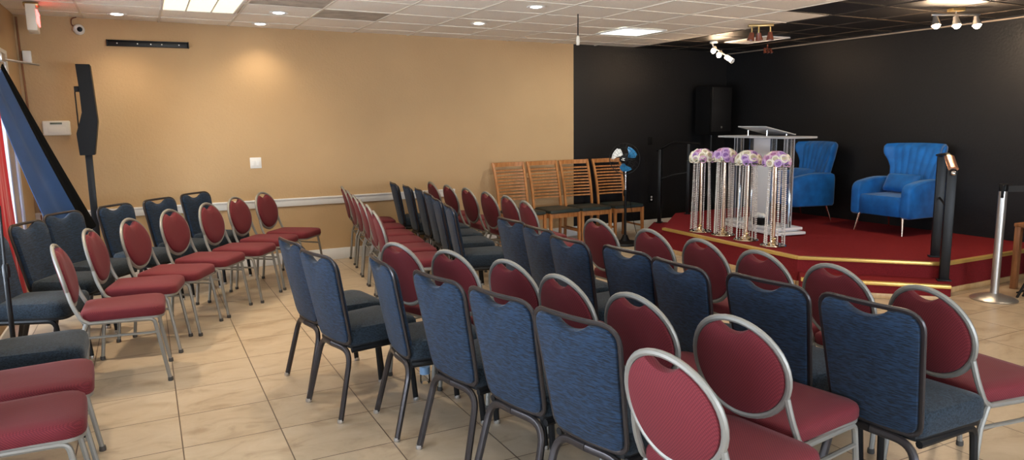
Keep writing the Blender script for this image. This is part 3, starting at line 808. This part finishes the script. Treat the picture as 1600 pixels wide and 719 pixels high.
for k, m in enumerate((M['blue_plastic'], M['blue_plastic'], M['white_plastic'])):  # third blade whitened to stand in for its reflection
    a0 = math.radians((205, 330, 80)[k]); bm = BM(); n = 10; vs = []; fs = []
    for side in (0, 1):
        for i in range(n+1):
            for j in range(7):
                r = .035+.125*i/n; sp = (.25+.95*math.sin(min(1, i/n*1.05)*PI*.5))*(1 if i < n-1 else .8)
                a = a0 + (j/6-.5)*sp + .5*i/n
                vs.append(H(r*math.cos(a), r*math.sin(a), .025*(j/6-.5)*1.6 + (.002 if side else -.002)))
    K = (n+1)*7
    for i in range(n):
        for j in range(6):
            q = i*7+j; fs.append((q, q+1, q+8, q+7)); fs.append((K+q, K+q+7, K+q+8, K+q+1))
    ring = [i*7 for i in range(n+1)] + [n*7+j for j in range(1, 7)] + [i*7+6 for i in range(n-1, -1, -1)] + [j for j in range(5, 0, -1)]
    for p_, q_ in zip(ring, ring[1:]+ring[:1]): fs.append((p_, q_, K+q_, K+p_))
    add(bm, vs, fs); b_ = obj('blade', bm, m, t)
    if m is M['white_plastic']: b_['label'] = 'blade coloured pale for the light it catches'
bm = BM()
for w, r in ((.055, .14), (.07, .09), (.0, .192), (-.02, .192), (-.07, .14)):
    tube(bm, [H(r*math.cos(k*2*PI/40), r*math.sin(k*2*PI/40), w) for k in range(40)], .003 if abs(r-.192) < .001 else .0016, 5, closed=True)
for k in range(22):
    a = k*2*PI/22; c, s = math.cos(a), math.sin(a)
    tube(bm, [H(.05*c, .05*s, .068), H(.10*c, .10*s, .068), H(.15*c, .15*s, .05), H(.192*c, .192*s, 0), H(.15*c, .15*s, -.06), H(.06*c, .06*s, -.09)], .0013, 4)
obj('cage', bm, M['black_metal'], t)
bm = BM(); tube(bm, fillet([(.04, .02, 1.0), (.12, .12, .75), (.30, .25, .30), (.42, .30, .02), (.60, .45, .008)], .1), .004, 6); obj('power_cord', bm, M['black_plastic'], t)

# ------------------------------------------------------------------ speakers
t = thing('column_speaker', 'tall thin black column speaker on a square pole by the beige wall', 'speaker', (-.50, 7.78, 0))
def prof_speaker(bm):
    P = [(-.0, 2.135), (.115, 2.135), (.135, 1.62), (.085, 1.31), (-.035, 1.31), (-.045, 1.51), (.018, 1.70), (.012, 1.90)]
    n = len(P)
    vs = [(x, -.10, z) for x, z in P] + [(x, .12, z) for x, z in P]
    add(bm, vs, [tuple(range(n)), tuple(reversed(range(n, 2*n)))] + [(j, n+j, n+(j+1) % n, (j+1) % n) for j in range(n)])
    bmesh.ops.bevel(bm, geom=bm.edges[:], offset=.003, segments=2, affect='EDGES')
bm = BM(); prof_speaker(bm); obj('cabinet', bm, M['black_plastic'], t, ang=30)
bm = BM(); box(bm, (.03, 0, .67), (.058, .058, 1.30), .004); obj('pole', bm, M['black_metal'], t)
bm = BM(); box(bm, (.03, 0, .012), (.34, .34, .024), .006); obj('base_plate', bm, M['black_metal'], t)
bm = BM(); tube(bm, fillet([(.01, 0, 1.93), (-.03, 0, 1.90), (-.028, 0, 1.55), (-.02, 0, 1.50)], .03), .006, 6); box(bm, (-.008, 0, 1.915), (.05, .06, .05), .006); obj('yoke_bracket', bm, M['black_metal'], t)

t = thing('loudspeaker', 'large black loudspeaker on a stand in the dark stage corner', 'speaker', (7.36, 8.0, 0), math.radians(8))
bm = BM(); prism(bm, [(-.24, -.17), (.24, -.17), (.17, .17), (-.17, .17)], 1.34, 2.04); bmesh.ops.bevel(bm, geom=bm.edges[:], offset=.012, segments=2, affect='EDGES'); c_ = obj('cabinet', bm, M['black_plastic'], t, ang=30)
bm = BM(); box(bm, (0, -.172, 1.70), (.42, .012, .62), .004); obj('grille', bm, M['grille'], c_)
bm = BM(); lathe(bm, [(0, 0), (.016, 0), (.016, .004), (0, .005)], 14, (0, -.178, 1.45), rot=Matrix.Rotation(PI/2, 3, 'X')); lb = obj('badge', bm, M['steel'], c_)
bm = BM(); tube(bm, [(0, 0, .35), (0, 0, 1.34)], .019, 12); obj('pole', bm, M['black_metal'], t)
for k in range(3):
    a = k*2*PI/3+.5; bm = BM(); tube(bm, [(.02*math.cos(a), .02*math.sin(a), .55), (.24*math.cos(a), .24*math.sin(a), .012)], .011, 8); obj('leg', bm, M['black_metal'], t)

# ------------------------------------------------------------------ stanchion and things at the right edge
t = thing('stanchion', 'brushed steel queue post with black belt, beside the right stage step', 'stanchion', (6.36, 3.42, 0))
bm = BM(); lathe(bm, [(0, 0), (.175, 0), (.178, .010), (.165, .020), (.09, .042), (.045, .058), (0, .058)], 40); obj('base', bm, M['steel'], t)
bm = BM(); lathe(bm, [(.032, .05), (.032, .93)], 24); obj('post', bm, M['steel'], t)
bm = BM(); lathe(bm, [(.0325, .93), (.034, .935), (.034, .985), (.03, .99), (0, .99)], 24); box(bm, (-.029, -.012, .93), (.014, .02, .11), .003); hd = obj('head', bm, M['black_plastic'], t)
bm = BM(); box(bm, (.77, -.36, .945), (1.60, .003, .05), rz=math.atan2(-.72, 1.42)); obj('belt', bm, M['belt'], hd)
t = thing('stanchion', 'steel queue post holding the other end of the black belt', 'stanchion', (7.67, 2.66, 0))
bm = BM(); lathe(bm, [(0, 0), (.175, 0), (.178, .010), (.165, .020), (.09, .042), (.045, .058), (0, .058)], 40); obj('base', bm, M['steel'], t)
bm = BM(); lathe(bm, [(.032, .05), (.032, .93)], 24); obj('post', bm, M['steel'], t)
bm = BM(); lathe(bm, [(.0325, .93), (.034, .935), (.034, .985), (.03, .99), (0, .99)], 24); obj('head', bm, M['black_plastic'], t)

t = thing('side_table', 'brown wooden side table at the right edge, behind the steel post', 'table', (7.12, 3.42, 0))
bm = BM(); box(bm, (0, 0, .585), (.46, .34, .03), .004); obj('table_top', bm, M['wood_brown'], t)
for sx in (-1, 1):
    for sy in (-1, 1):
        bm = BM(); box(bm, (sx*.20, sy*.14, .285), (.05, .05, .57), .005); obj('leg', bm, M['wood_brown'], t)
bm = BM(); box(bm, (0, 0, .06), (.11, .16, .12), .012); tag(obj('white_box', bm, M['white_plastic'], loc=(7.03, 3.36, .60)), 'small white box on the wooden side table at right edge', 'box')
t = thing('folding_stand', 'black folding metal stand at the right edge, in front of the wooden table', 'stand', (6.67, 3.27, 0))
for s in (-1, 1):
    bm = BM(); tube(bm, [(s*.055-.03, -.10, .0), (s*.055+.05, .07, .56)], .011, 8); obj('leg', bm, M['black_metal'], t)
    bm = BM(); tube(bm, [(s*.045+.05, -.10, .56), (s*.045-.03, .09, .0)], .011, 8); obj('leg', bm, M['black_metal'], t)
bm = BM(); box(bm, (.03, 0, .565), (.18, .18, .018), .004); obj('top_tray', bm, M['black_metal'], t)
bm = BM(); tube(bm, [(-.12, -.09, .04), (.12, -.09, .04)], .008, 6); tube(bm, [(-.10, .08, .05), (.12, .08, .05)], .008, 6); obj('crossbar', bm, M['black_metal'], t)

# ------------------------------------------------------------------ things on the walls
def wallbox(name, label, cat, x0, x1, z0, z1, d, m, bev=.006):
    bm = BM(); box(bm, (0, 0, 0), (x1-x0, d, z1-z0), bev)
    return tag(obj(name, bm, m, loc=((x0+x1)/2, YB-d/2, (z0+z1)/2)), label, cat)
t = thing('wall_bracket', 'long black metal wall bracket mounted high on the beige wall', 'bracket', (.12, YB, 2.39))
bm = BM(); box(bm, (0, -.004, 0), (.746, .008, .058), .002); box(bm, (0, -.02, .025), (.746, .034, .010), .002); box(bm, (0, -.014, -.026), (.746, .022, .007), .002); obj('rail', bm, M['black_metal'], t)
for x in (-.368, .368):
    bm = BM(); box(bm, (x, -.02, 0), (.010, .038, .064), .002); obj('end_cap', bm, M['black_metal'], t)
bm = BM()
for x in (-.28, -.10, .02, .12, .28): lathe(bm, [(0, 0), (.006, 0), (.006, .006), (0, .007)], 8, (x, -.008, 0), rot=Matrix.Rotation(PI/2, 3, 'X'))
obj('bolt', bm, M['steel'], t)
t = thing('wall_mounted_panel', 'cream wall control panel left of the column speaker', 'control panel', (-.745, YB, 1.562))
bm = BM(); box(bm, (0, -.016, 0), (.235, .032, .142), .014, 3); b_ = obj('housing', bm, M['cream_plastic'], t)
bm = BM(); box(bm, (0, -.033, .045), (.10, .006, .018), .002); obj('display', bm, mat('lcd_grey', (.12, .14, .09), .3), t)
bm = BM(); box(bm, (.0, -.033, -.018), (.15, .005, .062), .003); obj('cover_flap', bm, M['cream_plastic'], t)
t = thing('light_switch', 'white double rocker light switch on the beige wall', 'switch', (1.074, YB, 1.156))
bm = BM(); box(bm, (0, -.004, 0), (.118, .008, .118), .003); obj('switch_plate', bm, M['white_plastic'], t)
for s in (-1, 1):
    bm = BM(); box(bm, (s*.025, -.010, 0), (.032, .008, .066), .003); obj('rocker', bm, M['white_plastic'], t)
t = thing('power_outlet', 'black wall outlet with two pale sockets beside the left handrail', 'outlet', (6.5, YB, .44))
bm = BM(); box(bm, (0, -.004, 0), (.075, .008, .12), .003); obj('outlet_plate', bm, M['black_plastic'], t)
for z in (-.02, .02):
    bm = BM(); lathe(bm, [(0, 0), (.014, 0), (.014, .004), (0, .004)], 14, (0, -.008, z), rot=Matrix.Rotation(PI/2, 3, 'X')); obj('socket', bm, M['white_plastic'], t)
wallbox('wall_mounted_plate', 'black blank cover plate on black wall above the left handrail', 'cover plate', 6.42, 6.50, 1.21, 1.33, .008, M['black_plastic'], .002)
t = thing('security_camera', 'small white dome security camera high on the beige wall', 'camera', (-.475, YB, 2.505))
bm = BM(); lathe(bm, [(0, 0), (.05, 0), (.05, .03), (.046, .045), (0, .05)], 24, (0, 0, 0), rot=Matrix.Rotation(PI/2, 3, 'X')); obj('mount', bm, M['white_plastic'], t)
bm = BM(); bmesh.ops.create_icosphere(bm, subdivisions=3, radius=.046, matrix=Matrix.Translation((.0, -.06, 0))); hd = obj('camera_body', bm, M['white_plastic'], t)
bm = BM(); lathe(bm, [(0, 0), (.024, 0), (.022, .012), (0, .016)], 18, (.012, -.098, -.006), rot=Matrix.Rotation(PI/2+.15, 3, 'X')); obj('lens', bm, M['black_plastic'], hd)
bm = BM(); tube(bm, fillet([(-.02, -.012, .02), (-.06, -.02, .04), (-.055, -.03, .10), (-.01, -.03, .115)], .03), .005, 6); obj('cable', bm, M['brown_glass'], t)
wallbox('motion_sensor', 'white motion sensor box near the wall corner beside the door', 'sensor', -.955, -.885, 2.17, 2.29, .05, M['white_plastic'])
bm = BM(); tube(bm, [(-.975, YB-.015, 2.60), (-.972, YB-.015, 2.3), (-.965, YB-.03, 2.10), (-.955, YB-.014, 1.55), (-.95, YB-.014, .14)], .008, 6); tag(obj('conduit_cable', bm, M['wood_brown']), 'brown cable running down the corner of the beige wall', 'cable')
t = thing('wall_rod', 'thin grey metal rod sticking out above the daylight door', 'rod', (XL, 7.25, 2.13))
bm = BM(); tube(bm, [(.0, 0, .0), (.225, .42, -.012)], .010, 8); obj('rod', bm, M['steel'], t)
bm = BM(); box(bm, (.018, -.05, .01), (.036, .18, .07), .006); obj('closer_body', bm, M['steel'], t)
# exit sign
t = thing('exit_sign', 'white exit sign with glowing red letters hung near the corner', 'sign', (-.76, 7.43, 2.37), math.radians(3))
bm = BM(); box(bm, (0, 0, .11), (.075, .32, .215), .008); hs = obj('housing', bm, M['cream_plastic'], t)
bm = BM(); box(bm, (0, 0, .228), (.11, .14, .028), .006); obj('ceiling_mount', bm, M['brass'], t)
def text_mesh(s, size, depth):
    cu = bpy.data.curves.new('letters', 'FONT'); cu.body = s; cu.size = size; cu.extrude = depth; cu.align_x = 'CENTER'; cu.align_y = 'CENTER'
    to = bpy.data.objects.new('letters_tmp', cu); COL.objects.link(to)
    dg = bpy.context.evaluated_depsgraph_get(); me = bpy.data.meshes.new_from_object(to.evaluated_get(dg))
    bpy.data.objects.remove(to); bpy.data.curves.remove(cu)
    return me
me = text_mesh('EXIT', .165, .006); me.name = 'lettering'; me.materials.clear(); me.materials.append(M['exit_red'])
me.transform(Matrix.Rotation(PI/2, 4, 'Z') @ Matrix.Rotation(PI/2, 4, 'X'))
lo = bpy.data.objects.new('lettering', me); COL.objects.link(lo); lo.parent = hs; lo.location = (.042, 0, .11)
# cloths by the door
def cloth(name, m, corners, nu, nv, amp, waves, seed, parent=None, th=.004):
    """sheet between four corners (top left, top right, bottom right, bottom left) with folds, given thickness"""
    tl, tr, br, bl = [Vector(c) for c in corners]
    n = (tr-tl).cross(bl-tl).normalized(); rd = random.Random(seed); ph = rd.uniform(0, 6)
    vs = []
    for side in (0, 1):
        for j in range(nv+1):
            for i in range(nu+1):
                u, v = i/nu, j/nv
                p = tl.lerp(tr, u).lerp(bl.lerp(br, u), v)
                w = amp*math.sin(u*waves*2*PI+ph+v*1.3)*(.4+.6*v) + amp*.5*math.sin(u*waves*4.3*PI+ph*2-v*2) + amp*1.2*math.sin(v*PI)
                vs.append(p + n*(w + (th if side else 0)))
    K = (nu+1)*(nv+1); fs = []
    for j in range(nv):
        for i in range(nu):
            q = j*(nu+1)+i; fs.append((q, q+1, q+nu+2, q+nu+1)); fs.append((K+q, K+q+nu+1, K+q+nu+2, K+q+1))
    ring = list(range(nu+1)) + [j*(nu+1)+nu for j in range(1, nv+1)] + [nv*(nu+1)+i for i in range(nu-1, -1, -1)] + [j*(nu+1) for j in range(nv-1, 0, -1)]
    for a, b in zip(ring, ring[1:]+ring[:1]): fs.append((a, b, K+b, K+a))
    bm = BM(); add(bm, vs, fs); return obj(name, bm, m, parent, ang=60)
t = thing('draped_flag', 'blue satin cloth with black border slanting down across the daylight door', 'cloth', (0, 0, 0))
cloth('blue_field', M['blue_cloth'], [(-.985, 6.70, 1.78), (-.960, 6.97, 2.03), (-.53, 7.55, .60), (-.72, 7.20, .45)], 28, 30, .012, .8, 5, t)
cloth('black_border', M['black_cloth'], [(-.960, 6.97, 2.03), (-.952, 7.00, 2.07), (-.455, 7.63, .66), (-.53, 7.55, .60)], 8, 30, .006, 1, 6, t)
cloth('red_drape', M['red_cloth'], [(-.95, 6.25, 1.75), (-.94, 6.47, 1.75), (-.93, 6.74, .22), (-.95, 6.30, .22)], 20, 24, .014, 2.5, 8)
tag(bpy.data.objects['red_drape'], 'red cloth hanging beside the daylight door at left edge', 'cloth')
t = thing('microphone_stand', 'thin black stand pole at the left edge before the blue chairs', 'stand', (-.775, 4.98, 0))
bm = BM(); tube(bm, [(-.008, 0, .012), (-.004, 0, .72)], .014, 10); lathe(bm, [(.018, .70), (.02, .72), (.02, .76), (.014, .78)], 12); obj('lower_tube', bm, M['black_metal'], t)
bm = BM(); tube(bm, [(-.004, 0, .76), (.004, 0, 1.12)], .008, 8); obj('upper_tube', bm, M['black_metal'], t)
for k in range(3):
    a = k*2*PI/3+.4; bm = BM(); tube(bm, [(0, 0, .10), (.13*math.cos(a), .13*math.sin(a), .010)], .008, 6); obj('leg', bm, M['black_metal'], t)
# water bottle
t = thing('water_bottle', 'small clear plastic water bottle on the floor under blue chairs', 'bottle', (1.40, 3.93, 0))
bm = BM(); lathe(bm, [(0, .002), (.028, .002), (.031, .012), (.030, .05), (.031, .09), (.029, .12), (.014, .155), (.012, .165), (0, .165)], 20); obj('body', bm, M['bottle'], t)
bm = BM(); lathe(bm, [(0, .166), (.0145, .166), (.0145, .183), (0, .184)], 16); obj('cap', bm, M['white_plastic'], t)
bm = BM(); lathe(bm, [(.0315, .06), (.0315, .105)], 20); obj('paper_label', bm, mat('bottle_label', (.25, .42, .65), .5), t)

# ------------------------------------------------------------------ ceiling fixtures
LIGHTS = []
def lamp(kind, name, loc, energy, col, size=.1, rot=None, spot=None, blend=.6):
    l = bpy.data.lights.new(name, kind); l.energy = energy; l.color = col
    if kind == 'AREA':
        if isinstance(size, tuple): l.shape = 'RECTANGLE'; l.size, l.size_y = size
        else: l.shape = 'DISK'; l.size = size
    else: l.shadow_soft_size = size
    if kind == 'SPOT': l.spot_size = spot; l.spot_blend = blend
    o = bpy.data.objects.new(name, l); COL.objects.link(o); o.location = loc
    if rot: o.rotation_euler = rot
    o['kind'] = 'helper'
    return o
def downlight(label, x, y, lit, energy, col, seen=True):
    t = thing('recessed_light', label, 'ceiling light', (x, y, zc(x)-.001), group='round recessed ceiling lights')
    bm = BM(); lathe(bm, [(.058, .0), (.085, -.004), (.088, .0), (.085, .004), (.058, .006), (.058, 0)], 28); obj('trim_ring', bm, M['white_plastic'], t)
    bm = BM(); lathe(bm, [(0, -.006), (.03, -.006), (.057, .001), (.057, .003), (0, .003)], 24); obj('lens', bm, lit, t)
    lamp('SPOT', 'lamp_light', (x, y, zc(x)-.03), energy, col, .045, spot=math.radians(125), blend=.9)
WARM = (1, .83, .62); COOL = (.85, .94, 1)
downlight('round recessed light nearest the left corner, close to beige wall', -.13, 7.85, M['down_lit'], 18, WARM)
downlight('round recessed light close to beige wall, in front of the warm panel', 1.17, 7.97, M['down_lit'], 18, WARM)
downlight('bluish-white round recessed light beside the warm rectangular panel', 1.22, 7.14, M['down_cool'], 34, (.95, .92, .85))
downlight('small round recessed light over the middle block of chairs', 3.22, 7.01, M['down_lit'], 26, WARM)
downlight('round recessed light at top edge, nearest the hanging cord', 3.25, 5.83, M['down_lit'], 34, WARM)
for i, (x, y, e) in enumerate(((-.72, 5.6, 120), (-.2, 4.0, 14), (1.2, 5.2, 70), (1.3, 3.4, 8), (3.3, 4.2, 30), (3.2, 2.6, 12), (4.9, 3.3, 55), (4.7, 1.2, 40), (6.9, 2.4, 45))):
    downlight('round recessed light in the ceiling above the chairs, outside the frame', x, y, M['down_lit'], e, WARM)
def troffer(label, x0, x1, y0, y1, m, cells, energy, col):
    z = zc((x0+x1)/2)
    t = thing('ceiling_panel_light', label, 'ceiling light', ((x0+x1)/2, (y0+y1)/2, z), group='rectangular ceiling panel lights')
    w, h = x1-x0, y1-y0
    bm = BM()
    for s in (-1, 1):
        box(bm, (s*(w/2-.012), 0, -.004), (.024, h, .014), .002); box(bm, (0, s*(h/2-.012), -.004), (w-.048, .024, .014), .002)
    obj('frame', bm, M['white_paint'], t)
    bm = BM(); box(bm, (0, 0, -.002), (w-.05, h-.05, .004)); dfz = obj('diffuser', bm, m, t, smooth=False)
    if cells > 1:
        bm = BM()
        for k in range(1, cells): box(bm, (-w/2+w*k/cells, 0, -.006), (.012, h-.05, .006))
        obj('divider', bm, M['white_paint'], dfz)
    if energy: lamp('AREA', 'panel_light', ((x0+x1)/2, (y0+y1)/2, z-.03), energy, col, (w-.06, h-.06))
troffer('warm yellow rectangular ceiling panel light at top left', .22, .86, 6.20, 7.34, M['troffer_warm'], 3, 16, (1, .86, .6))
troffer('bright white square ceiling panel light before the black wall', 4.78, 5.38, 6.60, 7.16, M['troffer_cool'], 1, 15, (.95, 1, .93))
troffer('unlit pale panel in the black ceiling behind the brass spotlights', 6.80, 7.22, 6.50, 7.2, M['diffuser'], 1, 0, WARM)
# pull cord
t = thing('hanging_cord', 'thin black cord with beige pull hanging from the ceiling', 'cord', (3.816, 6.02, 2.579))
bm = BM(); tube(bm, [(0, 0, 0), (0, 0, -.215)], .006, 8); obj('cord', bm, M['black_plastic'], t)
bm = BM(); lathe(bm, [(0, -.20), (.012, -.205), (.019, -.25), (.015, -.28), (.017, -.29), (0, -.295)], 14); obj('pull_handle', bm, M['cream_plastic'], t)
# track lights
def cone_head(bm, c, d, r0=.022, r1=.042, L=.085):
    R = Vector((0, 0, 1)).rotation_difference(Vector(d).normalized()).to_matrix()
    lathe(bm, [(0, 0), (r0, 0), (r0*1.05, L*.2), (r1, L), (r1*.92, L), (r0*.9, L*.3), (0, L*.28)], 16, c, rot=R)
t = thing('track_light', 'lit three-lamp track light in black ceiling above the right armchair', 'spotlight', (6.86, 4.24, zc(6.86)), math.radians(-23))
bm = BM(); box(bm, (0, 0, -.014), (.12, .09, .028), .004); obj('mount', bm, M['brass'], t)
bm = BM(); box(bm, (0, 0, -.058), (.47, .018, .018), .003); tube(bm, [(0, 0, -.02), (0, 0, -.06)], .007, 8); obj('bar', bm, M['steel'], t)
for x in (-.20, 0, .20):
    bm = BM(); tube(bm, [(x, 0, -.062), (x, 0, -.085)], .006, 6); cone_head(bm, (x, 0, -.075), (0, -.25, -1)); hd = obj('lamp_head', bm, M['steel'], t)
    bm = BM(); bmesh.ops.create_icosphere(bm, subdivisions=2, radius=.034, matrix=Matrix.Translation((x, -.022, -.155))); obj('bulb', bm, M['bulb_warm'], hd)
cx, cy = 6.86, 4.24
for k in (-.2, 0, .2):
    lamp('POINT', 'bulb_light', (cx+k*math.cos(math.radians(-23)), cy+k*math.sin(math.radians(-23))-.02, zc(6.86)-.215), 20, (1, .72, .46), .03)
t = thing('track_light', 'unlit brass track light with three brown shades over the stage', 'spotlight', (6.0, 5.81, zc(6.0)), math.radians(-35))
bm = BM(); box(bm, (0, 0, -.012), (.26, .07, .024), .005); obj('mount', bm, M['brass'], t)
for x, d in ((-.09, (-.15, -.1, -1)), (-.02, (.15, .2, -1)), (.10, (0, -.1, -1))):
    bm = BM(); tube(bm, [(x, 0, -.02), (x, 0, -.10)], .008, 8); hd = obj('stem', bm, M['brass'], t)
    bm = BM(); cone_head(bm, (x, 0, -.085), d, .024, .040, .08); obj('lamp_shade', bm, M['brown_glass'], hd)
t = thing('track_light', 'lit two-bulb spotlight in the far stage corner below the black ceiling', 'spotlight', (6.66, 7.24, zc(6.66)), math.radians(-38))
bm = BM(); lathe(bm, [(0, 0), (.05, 0), (.05, -.02), (0, -.022)], 18); obj('mount', bm, M['white_plastic'], t)
bm = BM(); tube(bm, [(-.02, 0, -.015), (.0, 0, -.07), (.17, 0, -.19)], .010, 8); obj('arm', bm, M['steel'], t)
for x, z in ((.02, -.09), (.09, -.145)):
    bm = BM(); cone_head(bm, (x, 0, z+.02), (-.3, -.5, -.6), .02, .036, .06); hd = obj('lamp_head', bm, M['steel'], t)
    bm = BM(); bmesh.ops.create_icosphere(bm, subdivisions=2, radius=.030, matrix=Matrix.Translation((x-.025, -.045, z-.035))); obj('bulb', bm, M['bulb_warm'], hd)
bm = BM(); R = Vector((0, 0, 1)).rotation_difference(Vector((.55, -.5, -.45)).normalized()).to_matrix(); lathe(bm, [(0, -.06), (.032, -.06), (.035, .06), (.026, .062), (.022, .03), (0, .03)], 18, (.20, -.01, -.225), rot=R); cc = obj('camera_body', bm, M['white_plastic'], t); cc['label'] = 'white cylindrical camera at arm end'
lamp('POINT', 'bulb_light', (6.64, 7.12, 2.40), 5, (1, .68, .42), .03); lamp('POINT', 'bulb_light', (6.72, 7.06, 2.34), 5, (1, .68, .42), .03)
t = thing('track_light', 'small unlit dark red-brown spotlight cluster near the right wall', 'spotlight', (7.55, 7.18, zc(7.55)))
bm = BM(); tube(bm, [(0, 0, 0), (0, 0, -.05)], .008, 8); box(bm, (0, 0, -.055), (.13, .025, .014), .003); obj('mount', bm, M['brown_glass'], t)
for x in (-.055, 0, .055):
    bm = BM(); cone_head(bm, (x, 0, -.055), (x*3, -.4, -1), .012, .022, .06); obj('lamp_shade', bm, M['brown_glass'], t)

# ------------------------------------------------------------------ daylight, world, camera
DAY = (.86, .93, 1)
# unseen lamps outside the windows, added as daylight, leaning back to brighten the ceiling
for y_, e_, l_ in ((2.25, 230, 2.4), (-.6, 190, 2.5), (4.65, 110, 1.75)):
    lamp('AREA', 'window_daylight_fill', (XL-.95, y_, .95), e_, DAY, (1.4, l_), rot=(0, -PI/2-.95, 0))
lamp('AREA', 'window_daylight_fill', (2.6, YF-.95, .95), 430, DAY, (3.9, 1.4), rot=(PI/2+.95, 0, 0))  # added fill lamp outside the unseen front window
lamp('AREA', 'door_daylight', (XL-.22, 6.86, 1.1), 50, DAY, (2.0, 1.1), rot=(0, -PI/2, 0))
w = bpy.data.worlds.new('sky'); scene.world = w; w.use_nodes = True
bg = w.node_tree.nodes['Background']
sky = w.node_tree.nodes.new('ShaderNodeTexSky'); sky.sky_type = 'HOSEK_WILKIE'; sky.turbidity = 4; sky.sun_direction = (-.5, -.4, .75)
w.node_tree.links.new(sky.outputs[0], bg.inputs[0]); bg.inputs[1].default_value = 8

f = 1114.21
cd = bpy.data.cameras.new('camera'); cd.sensor_width = 36; cd.lens = 36*f/1600; cd.clip_start = .02
cam = bpy.data.objects.new('camera', cd); COL.objects.link(cam)
yaw, pit, rol = .4717, .1489, -.014
fw = Vector((math.sin(yaw)*math.cos(pit), math.cos(yaw)*math.cos(pit), -math.sin(pit)))
r = Vector((math.cos(yaw), -math.sin(yaw), 0)); u = r.cross(fw)
r2 = r*math.cos(rol)+u*math.sin(rol); u2 = -r*math.sin(rol)+u*math.cos(rol)
mtx = Matrix((r2, u2, -fw)).transposed().to_4x4(); mtx.translation = (0, 0, 1.55)
cam.matrix_world = mtx
scene.camera = cam

vs_ = scene.view_settings
vs_.view_transform = 'Standard'; vs_.look = 'None'; vs_.gamma = 1; vs_.use_curve_mapping = False; vs_.exposure = 0.22
scene.cycles.use_denoising = True
scene.cycles.max_bounces = 8; scene.cycles.transparent_max_bounces = 16
